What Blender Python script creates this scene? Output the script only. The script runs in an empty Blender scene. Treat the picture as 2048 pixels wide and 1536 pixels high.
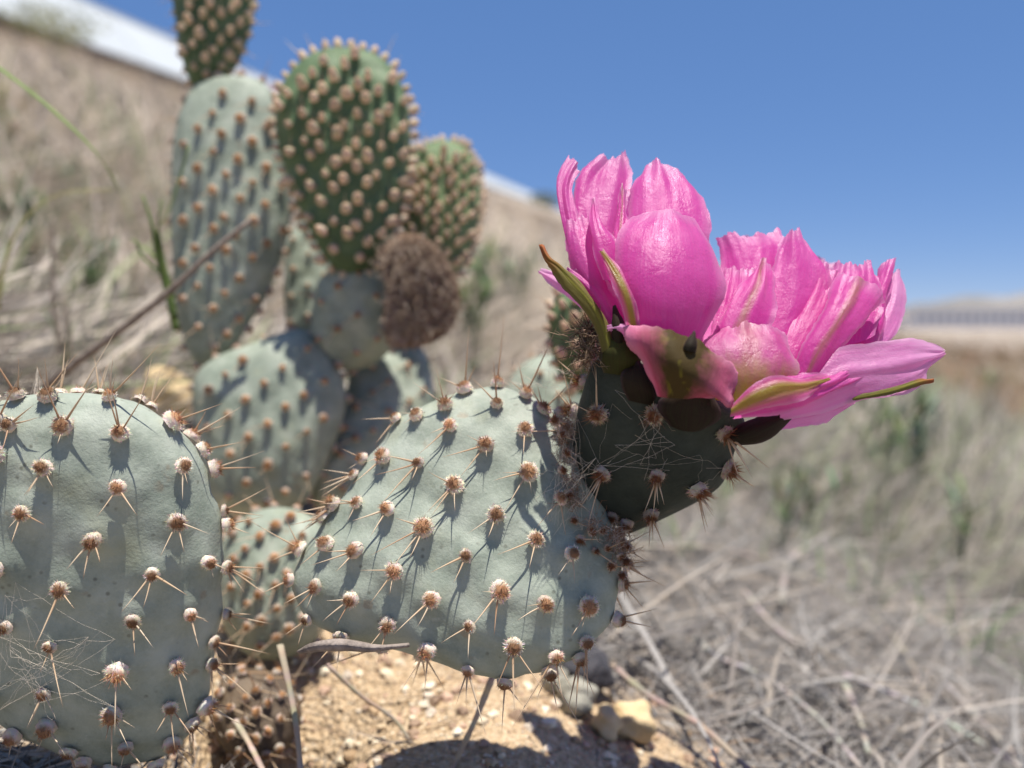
import bpy, math, random
import numpy as np
from mathutils import Vector, Matrix, Quaternion, noise as mnoise
from mathutils.bvhtree import BVHTree

SC = bpy.context.scene
COL = SC.collection
rnd = random.Random(11)
nrg = np.random.default_rng(5)

# ------------------------------------------------------------------ camera
FPX, CX, CY, HOR = 1593.0, 1024.0, 768.0, 640.0       # photograph is 2048 x 1536
CAMZ = 0.15
TH = math.atan((CY - HOR) / FPX)
CAM = Vector((0, 0, CAMZ))
RIGHT = Vector((1, 0, 0))
FWD = Vector((0, math.cos(TH), -math.sin(TH)))
UP = Vector((0, math.sin(TH), math.cos(TH)))
cam_d = bpy.data.cameras.new('camera')
cam = bpy.data.objects.new('camera', cam_d)
COL.objects.link(cam)
cam.location = CAM
cam.rotation_euler = (math.pi / 2 - TH, 0, 0)
cam_d.sensor_width = 36.0
cam_d.lens = 28.0
cam_d.clip_start = 0.01
cam_d.clip_end = 5000
cam_d.dof.use_dof = True
cam_d.dof.focus_distance = 0.217
cam_d.dof.aperture_fstop = 6.4
SC.camera = cam

# ------------------------------------------------------------------ light
SUN = Vector((0.10, -0.09, 0.98)).normalized()
world = bpy.data.worlds.new('World')
SC.world = world
world.use_nodes = True
wn = world.node_tree.nodes
wl = world.node_tree.links
wn.clear()
sky = wn.new('ShaderNodeTexSky')
sky.sky_type = 'NISHITA'
sky.sun_disc = False
sky.sun_elevation = math.asin(SUN.z)
sky.sun_rotation = math.atan2(SUN.x, SUN.y)
sky.altitude = 300
sky.air_density = 0.5
sky.dust_density = 0.0
sky.ozone_density = 2.0
bg = wn.new('ShaderNodeBackground')
bg.inputs['Strength'].default_value = 0.15
SKY_GAMMA, SKY_SAT, SKY_HUE = 0.36, 1.95, 0.499
SKY_TINT = (1.20, 1.30, 1.68)
wo = wn.new('ShaderNodeOutputWorld')
gm = wn.new('ShaderNodeGamma'); gm.inputs[1].default_value = SKY_GAMMA
hs = wn.new('ShaderNodeHueSaturation'); hs.inputs['Saturation'].default_value = SKY_SAT; hs.inputs['Hue'].default_value = SKY_HUE
wl.new(sky.outputs[0], gm.inputs[0]); wl.new(gm.outputs[0], hs.inputs['Color']); 
tn = wn.new('ShaderNodeMix'); tn.data_type = 'RGBA'; tn.blend_type = 'MULTIPLY'; tn.inputs[0].default_value = 1.0; tn.inputs[7].default_value = (*SKY_TINT, 1)
wl.new(hs.outputs[0], tn.inputs[6]); wl.new(tn.outputs[2], bg.inputs[0])
wl.new(bg.outputs[0], wo.inputs[0])
sun_d = bpy.data.lights.new('sun', 'SUN')
sun_d.energy = 4.8
sun_d.angle = math.radians(0.5)
sun_d.color = (1.0, 0.955, 0.88)
sun_o = bpy.data.objects.new('sun', sun_d)
COL.objects.link(sun_o)
sun_o.rotation_euler = (-SUN).to_track_quat('-Z', 'Y').to_euler()
SC.view_settings.view_transform = 'Standard'
SC.view_settings.look = 'None'
SC.view_settings.exposure = 0.60
SC.view_settings.gamma = 1
SC.view_settings.use_curve_mapping = False
SC.cycles.max_bounces = 6
SC.cycles.diffuse_bounces = 3
SC.cycles.transmission_bounces = 4
SC.cycles.use_denoising = True

# ------------------------------------------------------------------ helpers
def P(px, py, d):
    return CAM + (RIGHT * ((px - CX) / FPX) + UP * ((CY - py) / FPX) + FWD) * d

def ray(px, py):
    return (RIGHT * ((px - CX) / FPX) + UP * ((CY - py) / FPX) + FWD)

def sm(a, b, x):
    t = np.clip((x - a) / (b - a), 0, 1)
    return t * t * (3 - 2 * t)

def G(x, y):
    """height of the hillside"""
    x = np.asarray(x, float); y = np.asarray(y, float)
    r = np.hypot(x, y)
    m = sm(0.18, 0.62, r)
    left = np.maximum(-x, 0) * 0.35 * m
    rightd = -np.maximum(x, 0) * 0.35
    fy = 0.158 * np.maximum(0, y - 0.75 * sm(0.3, 1.2, r) - 0.0) * sm(0.45, 1.6, y)
    z = left + rightd + fy - 0.5 * sm(2.5, 12, r)
    # valley floor on the low side
    v = -1.25
    k = 0.25
    z = v + k * np.log1p(np.exp(np.clip((z - v) / k, -40, 40)))* np.where((z - v) / k > 40, 0, 1) + np.where((z - v) / k > 40, z - v, 0)
    n = (np.sin(x * 9.1 + y * 4.3 + 1) * np.sin(y * 8.3 - x * 3.1) * 0.012 * sm(0.35, 0.9, r)
         + np.sin(x * 31 + 2) * np.sin(y * 27 + x * 9) * 0.003
         + np.sin(x * 2.3 + .7) * np.sin(y * 1.9 + x) * 0.03 * sm(0.8, 3, r)
         + np.sin(x * .37 + 2.) * np.sin(y * .31 + x * .11) * 0.12 * sm(4, 12, r))
    # hollow under the pads
    n = n - 0.045 * np.exp(-(((x + .088) / .032) ** 2 + ((y - .272) / .035) ** 2))
    return z + n

def Gz(x, y):
    return float(G(x, y))

def ground_hit(px, py):
    d = ray(px, py)
    t = 0.12
    for i in range(4000):
        p = CAM + d * t
        if p.z <= Gz(p.x, p.y):
            return t
        t *= 1.004
    return t

def lin(c):
    return tuple(((v / 255) / 12.92 if v / 255 <= .04045 else ((v / 255 + .055) / 1.055) ** 2.4) for v in c)

class NT:
    """small node tree writer"""
    def __init__(s, name):
        s.m = bpy.data.materials.new(name)
        s.m.use_nodes = True
        s.t = s.m.node_tree
        s.t.nodes.clear()
        s.out = s.n('ShaderNodeOutputMaterial')
    def n(s, typ, **kw):
        nd = s.t.nodes.new(typ)
        for k, v in kw.items():
            if k.startswith('i_'):
                key = k[2:].replace('_', ' ')
                nd.inputs[key].default_value = v
            else:
                setattr(nd, k, v)
        return nd
    def l(s, a, b):
        s.t.links.new(a, b)
    def noise(s, scale, detail=4, rough=.55, vec=None, dist=0):
        nd = s.n('ShaderNodeTexNoise')
        nd.inputs['Scale'].default_value = scale
        nd.inputs['Detail'].default_value = detail
        nd.inputs['Roughness'].default_value = rough
        nd.inputs['Distortion'].default_value = dist
        if vec is not None: s.l(vec, nd.inputs['Vector'])
        return nd.outputs['Fac']
    def ramp(s, fac, stops):
        nd = s.n('ShaderNodeValToRGB')
        el = nd.color_ramp.elements
        el[0].position, el[0].color = stops[0][0], (*stops[0][1], 1)
        el[1].position, el[1].color = stops[-1][0], (*stops[-1][1], 1)
        for p, c in stops[1:-1]:
            e = el.new(p); e.color = (*c, 1)
        s.l(fac, nd.inputs[0])
        return nd.outputs[0]
    def mix(s, fac, a, b, mode='MIX'):
        nd = s.n('ShaderNodeMix', data_type='RGBA', blend_type=mode)
        for sock, v in ((nd.inputs[0], fac), (nd.inputs[6], a), (nd.inputs[7], b)):
            if hasattr(v, 'links') or isinstance(v, bpy.types.NodeSocket): s.l(v, sock)
            elif isinstance(v, (tuple, list)): sock.default_value = (*v, 1)
            else: sock.default_value = v
        return nd.outputs[2]
    def math(s, op, a, b=0.0, c=None, clamp=False):
        nd = s.n('ShaderNodeMath', operation=op, use_clamp=clamp)
        for i, v in enumerate((a, b) if c is None else (a, b, c)):
            if isinstance(v, bpy.types.NodeSocket): s.l(v, nd.inputs[i])
            else: nd.inputs[i].default_value = v
        return nd.outputs[0]
    def mapr(s, v, a, b, c=0., d=1.):
        nd = s.n('ShaderNodeMapRange', clamp=True)
        s.l(v, nd.inputs[0])
        for i, q in enumerate((a, b, c, d)): nd.inputs[i + 1].default_value = q
        return nd.outputs[0]
    def bsdf(s, col, rough=.6, spec=.4, normal=None, sub=0, sheen=0):
        b = s.n('ShaderNodeBsdfPrincipled')
        if isinstance(col, bpy.types.NodeSocket): s.l(col, b.inputs['Base Color'])
        else: b.inputs['Base Color'].default_value = (*col, 1)
        if isinstance(rough, bpy.types.NodeSocket): s.l(rough, b.inputs['Roughness'])
        else: b.inputs['Roughness'].default_value = rough
        b.inputs['Specular IOR Level'].default_value = spec
        if sheen: b.inputs['Sheen Weight'].default_value = sheen
        if normal is not None: s.l(normal, b.inputs['Normal'])
        return b.outputs[0]
    def bump(s, h, strength=.3, dist=.001, prev=None):
        b = s.n('ShaderNodeBump')
        b.inputs['Strength'].default_value = strength
        b.inputs['Distance'].default_value = dist
        s.l(h, b.inputs['Height'])
        if prev is not None: s.l(prev, b.inputs['Normal'])
        return b.outputs[0]
    def trans(s, surf, col, fac):
        t = s.n('ShaderNodeBsdfTranslucent')
        if isinstance(col, bpy.types.NodeSocket): s.l(col, t.inputs[0])
        else: t.inputs[0].default_value = (*col, 1)
        m = s.n('ShaderNodeMixShader')
        if isinstance(fac, bpy.types.NodeSocket): s.l(fac, m.inputs[0])
        else: m.inputs[0].default_value = fac
        s.l(surf, m.inputs[1]); s.l(t.outputs[0], m.inputs[2])
        return m.outputs[0]
    def done(s, sh):
        s.l(sh, s.out.inputs[0])
        return s.m
    @property
    def pos(s):
        return s.n('ShaderNodeNewGeometry').outputs['Position']
    def attr(s, name):
        return s.n('ShaderNodeAttribute', attribute_name=name)

def obj_from(name, verts, faces, mat, parent=None, origin=None, smooth=True, cols=None, uvs=None):
    me = bpy.data.meshes.new(name)
    o = Vector(origin) if origin is not None else Vector((0, 0, 0))
    me.from_pydata([tuple(Vector(v) - o) for v in verts], [], faces)
    if cols is not None:
        a = me.color_attributes.new('Col', 'FLOAT_COLOR', 'POINT')
        a.data.foreach_set('color', np.asarray([(*c, 1) for c in cols], np.float32).ravel())
    if uvs is not None:
        a = me.attributes.new('puv', 'FLOAT_VECTOR', 'POINT')
        a.data.foreach_set('vector', np.asarray(uvs, np.float32).ravel())
    if smooth: me.shade_smooth()
    me.materials.append(mat)
    ob = bpy.data.objects.new(name, me)
    COL.objects.link(ob)
    attach(ob, parent, o)
    return ob

def attach(ob, parent, o):
    if parent is not None:
        ob.parent = parent
        ob.location = Vector(o) - wloc(parent)
    else:
        ob.location = o

def wloc(ob):
    l = ob.location.copy()
    while ob.parent is not None:
        ob = ob.parent
        l += ob.location
    return l

def thing(name, label, cat, loc, group=None):
    o = bpy.data.objects.new(name, None)
    COL.objects.link(o)
    o.location = loc
    o.empty_display_size = .01
    tag(o, label, cat, group)
    return o

def tag(o, label=None, cat=None, group=None, kind=None):
    if label: o['label'] = label
    if cat: o['category'] = cat
    if group: o['group'] = group
    if kind: o['kind'] = kind
    return o

def catmull(pts, n, closed=False):
    pts = [np.asarray(p, float) for p in pts]
    m = len(pts)
    if m == 2 and not closed:
        return [pts[0] + (pts[1] - pts[0]) * t for t in np.linspace(0, 1, n)]
    segs = m if closed else m - 1
    # uniform by chord length
    if closed: L = [np.linalg.norm(pts[(i + 1) % m] - pts[i]) for i in range(m)]
    else: L = [np.linalg.norm(pts[i + 1] - pts[i]) for i in range(m - 1)]
    cum = np.concatenate([[0], np.cumsum(L)])
    out = []
    for s in np.linspace(0, cum[-1], n, endpoint=not closed):
        i = min(int(np.searchsorted(cum, s, 'right')) - 1, segs - 1)
        t = (s - cum[i]) / max(L[i], 1e-12)
        if closed: p0, p1, p2, p3 = pts[(i - 1) % m], pts[i], pts[(i + 1) % m], pts[(i + 2) % m]
        else:
            p1, p2 = pts[i], pts[i + 1]
            p0 = pts[i - 1] if i > 0 else 2 * p1 - p2
            p3 = pts[i + 2] if i + 2 < m else 2 * p2 - p1
        out.append(.5 * (2 * p1 + (p2 - p0) * t + (2 * p0 - 5 * p1 + 4 * p2 - p3) * t * t + (3 * p1 - p0 - 3 * p2 + p3) * t ** 3))
    return out

def tube_geo(pts, radii, sides=6, flat=1.0, caps=True):
    pts = [Vector(p) for p in pts]
    n = len(pts)
    V, F = [], []
    ref = Vector((.3, .2, 1)).normalized()
    prev = None
    for i, p in enumerate(pts):
        d = (pts[min(i + 1, n - 1)] - pts[max(i - 1, 0)])
        if d.length < 1e-9: d = Vector((0, 0, 1))
        d.normalize()
        if prev is None:
            a = d.cross(ref)
            if a.length < .1: a = d.cross(Vector((1, 0, 0)))
        else:
            a = prev - d * prev.dot(d)
        a.normalize(); prev = a
        b = d.cross(a)
        r = radii[i] if hasattr(radii, '__len__') else radii
        for k in range(sides):
            an = 2 * math.pi * k / sides
            V.append(p + a * (math.cos(an) * r) + b * (math.sin(an) * r * flat))
    for i in range(n - 1):
        for k in range(sides):
            F.append((i * sides + k, i * sides + (k + 1) % sides, (i + 1) * sides + (k + 1) % sides, (i + 1) * sides + k))
    if caps:
        F.append(tuple(range(sides))[::-1]); F.append(tuple((n - 1) * sides + k for k in range(sides)))
    return V, F

def ribbon_geo(pts, widths, side=None, fold=.25, nrm=Vector((0, -.5, 1))):
    """a grass blade: a thin folded strip with thickness"""
    pts = [Vector(p) for p in pts]
    n = len(pts); V = []; F = []
    for i, p in enumerate(pts):
        d = (pts[min(i + 1, n - 1)] - pts[max(i - 1, 0)]).normalized()
        s = d.cross(nrm)
        if s.length < 1e-4: s = Vector((1, 0, 0))
        s.normalize()
        u = s.cross(d).normalized()
        w = widths[i] * .5
        t = max(w * .12, .00008)
        V += [p - s * w + u * w * fold, p + u * t, p + s * w + u * w * fold, p - u * t - u * w * .05]
    for i in range(n - 1):
        for k in range(4):
            F.append((i * 4 + k, i * 4 + (k + 1) % 4, (i + 1) * 4 + (k + 1) % 4, (i + 1) * 4 + k))
    F.append((3, 2, 1, 0)); b = (n - 1) * 4; F.append((b, b + 1, b + 2, b + 3))
    return V, F

# ------------------------------------------------------------------ materials
def mat_pad(name, dark, mid, pale, speck=.5, shine=.35):
    t = NT(name)
    p = t.pos
    base = t.ramp(t.noise(75, 5, .6, p), [(.3, dark), (.5, mid), (.72, pale)])
    fine = t.noise(900, 3, .7, p)
    base = t.mix(t.mapr(fine, .3, .75, 0, .35), base, pale)
    # corky dark dots and yellowed scars
    vo = t.n('ShaderNodeTexVoronoi', feature='F1'); vo.inputs['Scale'].default_value = 330
    t.l(p, vo.inputs['Vector'])
    sel = t.mapr(t.noise(130, 2, .5, p), .52, .62, 0, 1)
    dot = t.math('MULTIPLY', t.mapr(vo.outputs['Distance'], .10, .25, 1, 0), sel)
    base = t.mix(t.math('MULTIPLY', dot, .6 * speck), base, (.07, .065, .045))
    v2 = t.n('ShaderNodeTexVoronoi', feature='F1'); v2.inputs['Scale'].default_value = 120; v2.inputs['Randomness'].default_value = 1
    t.l(p, v2.inputs['Vector'])
    ed = t.math('ADD', v2.outputs['Distance'], t.math('MULTIPLY', t.math('SUBTRACT', t.noise(500, 3, .6, p), .5), .35))
    scar = t.math('MULTIPLY', t.mapr(ed, .14, .24, 1, 0), t.mapr(t.noise(60, 2, .5, p), .55, .6, 0, 1))
    base = t.mix(t.math('MULTIPLY', scar, .55 * speck), base, (.26, .20, .13))
    stain = t.mapr(t.noise(28, 5, .7, p, .8), .5, .72, 0, .5)
    base = t.mix(stain, base, (dark[0] * .8, dark[1] * .8, dark[2] * .8))
    yel = t.mapr(t.noise(42, 3, .6, p), .56, .76, 0, .45)
    base = t.mix(yel, base, (mid[0] * 1.15, mid[1] * 1.02, mid[2] * .72))
    blm = t.mapr(t.noise(220, 4, .7, p), .6, .8, 0, .5)
    base = t.mix(blm, base, (pale[0] * 1.25, pale[1] * 1.2, pale[2] * 1.25))
    nb = t.bump(t.noise(1400, 3, .7, p), .28, .0006)
    nb = t.bump(t.noise(160, 3, .5, p), .28, .002, nb)
    return t.done(t.bsdf(base, .62, shine, nb))

M = {}
M['pad'] = mat_pad('waxy_grey_green_skin', (.195, .23, .18), (.285, .32, .255), (.385, .415, .345), 1.)
M['padback'] = mat_pad('waxy_grey_green_skin_old', (.165, .20, .15), (.265, .305, .235), (.40, .43, .35), .7)
M['green'] = mat_pad('young_green_skin', (.05, .088, .038), (.085, .14, .06), (.14, .20, .10), .4)
M['lime'] = mat_pad('young_light_green_skin', (.075, .12, .045), (.12, .18, .07), (.18, .245, .11), .3)
M['dead'] = mat_pad('gap_shade_brown_skin', (.07, .05, .035), (.12, .085, .055), (.20, .15, .10), .5)  # dark skin of the added pad, carrying the shade of the gap
M['ovary'] = mat_pad('dark_blue_green_skin', (.020, .026, .022), (.032, .041, .034), (.052, .062, .053), .2, .12)

def mat_col(name, rough=.8, trans=0, bump=None, spec=.2, mul=1.0):
    t = NT(name)
    a = t.attr('Col').outputs['Color']
    oi = t.n('ShaderNodeObjectInfo').outputs['Random']
    v = t.mapr(oi, 0, 1, .82 * mul, 1.15 * mul)
    cb = t.n('ShaderNodeVectorMath', operation='SCALE'); t.l(a, cb.inputs[0]); t.l(v, cb.inputs['Scale'])
    col = cb.outputs[0]
    nb = t.bump(t.noise(bump, 3, .6, t.pos), .4, .0006) if bump else None
    s = t.bsdf(col, rough, spec, nb)
    if trans: s = t.trans(s, col, trans)
    return t.done(s)

M['tuft'] = mat_col('woolly_areole', .9, .25)
def m_spine():
    t = NT('spine_horn')
    a = t.attr('puv').outputs['Vector']
    sep = t.n('ShaderNodeSeparateXYZ'); t.l(a, sep.inputs[0])
    oi = t.n('ShaderNodeObjectInfo').outputs['Random']
    base = t.ramp(sep.outputs[1], [(0, (.42, .25, .14)), (.3, (.60, .42, .26)), (.75, (.68, .53, .36)), (1, (.40, .22, .12))])
    base = t.mix(t.mapr(oi, .55, 1, 0, .75), base, (.72, .60, .44))
    base = t.mix(t.mapr(oi, 0, .25, .6, 0), base, (.36, .15, .06))
    return t.done(t.trans(t.bsdf(base, .45, .4), base, .22))
M['spine'] = m_spine()

def m_petal(name, base, deep, green=0., pale_edge=.5, greencol=(.42, .40, .04), tip=False, base_green=0., trans=.56, gw=(.08, .42), spot=False, t_b=.34, gloss=.8):
    """puv.x across (-1..1), puv.y along (0..1)"""
    t = NT(name)
    a = t.attr('puv').outputs['Vector']
    sep = t.n('ShaderNodeSeparateXYZ'); t.l(a, sep.inputs[0])
    u, v = sep.outputs[0], sep.outputs[1]
    mp = t.n('ShaderNodeMapping'); mp.inputs['Scale'].default_value = (26, 1.6, 1); t.l(a, mp.inputs[0])
    vein = t.noise(1.0, 4, .65, mp.outputs[0], .4)
    p = t.pos
    blot = t.noise(90, 3, .5, p)
    c = t.mix(t.math('ADD', t.mapr(blot, .3, .7, 0, .45), t.mapr(v, .2, .9, 0, .55)), deep, base)
    c = t.mix(t.mapr(vein, .42, .72, 0, .20), c, (base[0] * .97, min(1, base[1] * 1.7 + .05), min(1, base[2] * 1.15)))
    au = t.math('ABSOLUTE', u)
    edge = t.math('MAXIMUM', t.mapr(au, .80, 1., 0, 1), t.mapr(v, .88, 1., 0, 1))
    c = t.mix(t.math('MULTIPLY', edge, pale_edge), c, (.78, .47, .66))
    if green:
        wv = t.noise(5, 3, .6, a)
        wid = t.math('ADD', au, t.math('MULTIPLY', t.math('SUBTRACT', wv, .5), .45))
        g = t.math('MULTIPLY', t.mapr(wid, gw[0], gw[1], 1, 0), green)
        c = t.mix(g, c, greencol)
    if base_green:
        wv = t.noise(4, 3, .6, a)
        g = t.math('MULTIPLY', t.mapr(t.math('ADD', v, t.math('MULTIPLY', t.math('SUBTRACT', wv, .5), .5)), .1, .6, 1, 0), base_green)
        c = t.mix(g, c, greencol)
    if spot:
        g = t.math('MULTIPLY', t.mapr(t.noise(3.2, 2, .5, a), .55, .75, 0, .8), t.mapr(au, .1, .5, 1, 0))
        c = t.mix(g, c, (.40, .36, .03))
    if tip:
        c = t.mix(t.mapr(v, .7, .95, 0, .9), c, (.36, .10, .035))
    nb = t.bump(vein, .22, .0005)
    if gloss > .3: nb = t.bump(t.noise(150, 2, .5, p, .8), .22, .0018, nb)
    nb = t.bump(t.noise(520, 3, .6, p, .6), t_b * .6, .0006, nb)
    nb = t.bump(t.noise(1800, 3, .7, p), .55 if gloss > .3 else .15, .0003, nb)
    rg = t.mapr(t.noise(160, 2, .5, p), .35, .7, .26, .5)
    s = t.bsdf(c, rg if gloss > .3 else .7, gloss, nb, sheen=.15 if gloss > .3 else 0)
    return t.done(t.trans(s, c, trans))
PINK, DEEP = (.80, .145, .51), (.72, .034, .39)
M['petal'] = m_petal('magenta_petal', PINK, DEEP)
M['petal_lilac'] = m_petal('lilac_pink_petal', (.84, .38, .68), (.80, .20, .55), pale_edge=.7)
M['petal_rib'] = m_petal('magenta_petal_with_olive_rib', PINK, DEEP, green=.62, greencol=(.34, .27, .05), gw=(.0, .30))
M['petal_base'] = m_petal('pink_petal_with_yellow_green_base', (.76, .15, .44), (.70, .07, .36), green=.25, base_green=.95, greencol=(.44, .40, .03))
M['petal_halfgreen'] = m_petal('pink_petal_with_yellow_green_keel', (.76, .17, .40), (.70, .09, .36), green=.95, gw=(.25, .80), greencol=(.38, .33, .025), spot=True)
M['sepal'] = m_petal('olive_sepal', (.20, .15, .035), (.10, .085, .022), pale_edge=.06, green=.7, greencol=(.26, .25, .03), gw=(.0, .35), tip=True, trans=.2, gloss=.25)
M['bract'] = m_petal('olive_bract_with_pink_margin', (.66, .15, .28), (.50, .07, .16), green=1., greencol=(.07, .045, .011), pale_edge=.3, trans=.28, gw=(.30, .85), spot=True, gloss=.25)
M['scale'] = m_petal('dark_purple_brown_scale', (.032, .017, .013), (.016, .009, .008), pale_edge=.04, trans=.03, t_b=.2, gloss=.12)
M['scale_olive'] = m_petal('dark_olive_scale', (.06, .055, .014), (.03, .025, .010), pale_edge=.04, trans=.05, t_b=.2, gloss=.12)

M['straw'] = mat_col('dry_grey_straw', .75, .18, 300)
M['grassy'] = mat_col('wild_grass', .6, .35)
M['web'] = NT('cobweb_silk'); M['web'] = M['web'].done(M['web'].bsdf((.72, .62, .50), .5, .3))

def m_simple(name, stops, scale, rough=.85, bump=.5, bs=None, bd=.002):
    t = NT(name)
    p = t.pos
    c = t.ramp(t.noise(scale, 6, .62, p), stops)
    nb = t.bump(t.noise(bs or scale * 5, 4, .6, p), bump, bd)
    return t.done(t.bsdf(c, rough, .25, nb))
M['twig'] = m_simple('weathered_twig_bark', [(.3, (.14, .105, .08)), (.7, (.34, .275, .22))], 300, .85, .5, 900, .0006)
M['husk'] = m_simple('grey_seed_husk', [(.3, (.13, .105, .09)), (.7, (.36, .30, .26))], 260, .85, .6, 700, .0008)
M['stone_grey'] = m_simple('grey_green_stone', [(.3, (.20, .19, .15)), (.7, (.38, .36, .29))], 90)
M['stone_tan'] = m_simple('tan_stone', [(.3, (.46, .32, .16)), (.7, (.72, .56, .33))], 90)
M['stone_dark'] = m_simple('dark_slate_stone', [(.3, (.03, .03, .035)), (.7, (.09, .085, .09))], 90)
M['withered'] = mat_col('withered_brown_fibre', .95, .1)
M['red'] = mat_col('red_blossom', .8, .2)
M['leaf'] = mat_col('weed_leaf', .6, .35)
M['white_wall'] = m_simple('white_painted_sheet', [(.3, (.44, .465, .475)), (.7, (.52, .545, .55))], .15, .6, .1, 3, .01)
M['white_paint'] = m_simple('white_wall_paint', [(.3, (.74, .74, .74)), (.7, (.82, .82, .81))], .2, .7, .1, 3, .01)
M['shadow_base'] = m_simple('shadow_line_footing', [(.3, (.06, .05, .04)), (.7, (.16, .12, .09))], .8, .9)  # brown of the shadow line below the shed, put into its footing
M['window'] = m_simple('grey_blue_window', [(.3, (.16, .19, .24)), (.7, (.26, .30, .36))], .5, .3, .05)
M['hill'] = m_simple('far_dry_hillside', [(.3, (.16, .16, .15)), (.5, (.23, .215, .20)), (.7, (.32, .29, .26))], .03, .95, .5, .1, 1.)

# ------------------------------------------------------------------ ground
def build_ground():
    ang = np.concatenate([np.linspace(-50, 50, 260), np.linspace(54, 306, 64)]) * math.pi / 180
    rr = np.concatenate([[0.0], np.geomspace(.06, 900, 330)])
    A, R_ = np.meshgrid(ang, rr)
    X, Y = np.sin(A) * R_, np.cos(A) * R_
    Z = G(X, Y)
    na, nr = len(ang), len(rr)
    V = np.stack([X.ravel(), Y.ravel(), Z.ravel()], 1)
    i, j = np.meshgrid(np.arange(nr - 1), np.arange(na), indexing='ij')
    i, j = i.ravel(), j.ravel(); j2 = (j + 1) % na
    F = np.stack([i * na + j, i * na + j2, (i + 1) * na + j2, (i + 1) * na + j], 1)[:, ::-1]
    me = bpy.data.meshes.new('ground')
    me.from_pydata(V.tolist(), [], F.tolist())
    a = me.attributes.new('sand', 'FLOAT', 'POINT')
    x, y = V[:, 0], V[:, 1]
    a.data.foreach_set('value', sand_mask(x, y).astype(np.float32))
    h = me.attributes.new('humus_shade', 'FLOAT', 'POINT')
    h.data.foreach_set('value', np.clip(1.3 * np.exp(-(((x + .088) / .036) ** 2 + ((y - .272) / .04) ** 2)), 0, 1).astype(np.float32))  # dark humus plus the pads' shade, painted over the hollow
    me.shade_smooth()
    t = NT('sandy_hillside_soil')
    p = t.pos
    s = t.attr('sand').outputs['Fac']
    n1 = t.noise(14, 6, .65, p)
    n2 = t.noise(420, 5, .7, p)
    sandc = t.ramp(n2, [(.25, (.32, .21, .115)), (.5, (.52, .38, .235)), (.75, (.74, .60, .42))])
    soil = t.ramp(n1, [(.3, (.12, .10, .085)), (.55, (.21, .18, .155)), (.75, (.33, .285, .24))])
    soil = t.mix(t.mapr(t.noise(1.3, 4, .6, p), .35, .6, 0, .8), soil, (.52, .43, .335))
    soil = t.mix(t.mapr(n2, .35, .7, 0, .35), soil, (.33, .28, .235))
    soil = t.mix(t.attr('humus_shade').outputs['Fac'], soil, (.055, .04, .03))  # soil darkened by humus and by painted shade under the pads
    sm_ = t.mapr(t.math('ADD', s, t.math('MULTIPLY', t.math('SUBTRACT', t.noise(45, 3, .6, p), .5), .7)), .35, .65)
    c = t.mix(sm_, soil, sandc)
    vo = t.n('ShaderNodeTexVoronoi'); vo.inputs['Scale'].default_value = 380; t.l(p, vo.inputs['Vector'])
    nb = t.bump(vo.outputs['Distance'], .8, .0025)
    nb = t.bump(t.noise(90, 5, .7, p), .7, .008, nb)
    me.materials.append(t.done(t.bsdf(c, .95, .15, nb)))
    o = bpy.data.objects.new('ground', me); COL.objects.link(o)
    tag(o, 'dry sandy hillside sloping down to the valley', 'ground', kind='structure')

def sand_mask(x, y):
    m1 = np.exp(-(((x + .02) / .115) ** 2 + ((y - .285) / .075) ** 2) ** 1.5)
    m2 = np.exp(-(((x + .13) / .11) ** 2 + ((y - .34) / .10) ** 2) ** 1.5) * .9
    hol = np.exp(-(((x + .088) / .036) ** 2 + ((y - .272) / .04) ** 2))  # sand left out where the shade under the pads is painted
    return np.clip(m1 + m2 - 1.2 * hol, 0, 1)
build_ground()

# distant hills on the low side
def build_hills():
    V, F = [], []
    n = 60
    for i in range(n + 1):
        a = i / n
        x = 318 + a * 420
        prof = 44 * (1 - math.exp(-a * 2.0)) + 3 * math.sin(a * 31) * min(1, a * 9) + 2 * math.sin(a * 67 + 1) * min(1, a * 9)
        if a > .85: prof *= (1 - a) / .15
        for k in range(12):
            b = k / 11
            y = 640 + b * 260 + 12 * math.sin(i * .7 + k)
            z = -6 + (prof + 4 + 3 * math.sin(i * 1.3 + k * .8) * (k not in (0, 11))) * math.sin(math.pi * min(.98, max(.02, b))) ** .8
            V.append((x + 2 * math.sin(k * 2. + i), y, z))
    for i in range(n):
        for k in range(11):
            q = i * 12 + k
            F.append((q, q + 12, q + 13, q + 1))
    o = obj_from('hills', V, F, M['hill'])
    tag(o, 'low grey-tan hills beyond the valley floor', 'hills', kind='structure')
build_hills()

# ------------------------------------------------------------------ box helper
def box_geo(c, ax, ay, az):
    """box with centre c and half-axis vectors"""
    c, ax, ay, az = map(Vector, (c, ax, ay, az))
    V = [c + ax * sx + ay * sy + az * sz for sz in (-1, 1) for sy in (-1, 1) for sx in (-1, 1)]
    F = [(0, 2, 3, 1), (4, 5, 7, 6), (0, 1, 5, 4), (2, 6, 7, 3), (0, 4, 6, 2), (1, 3, 7, 5)]
    return V, F

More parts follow.
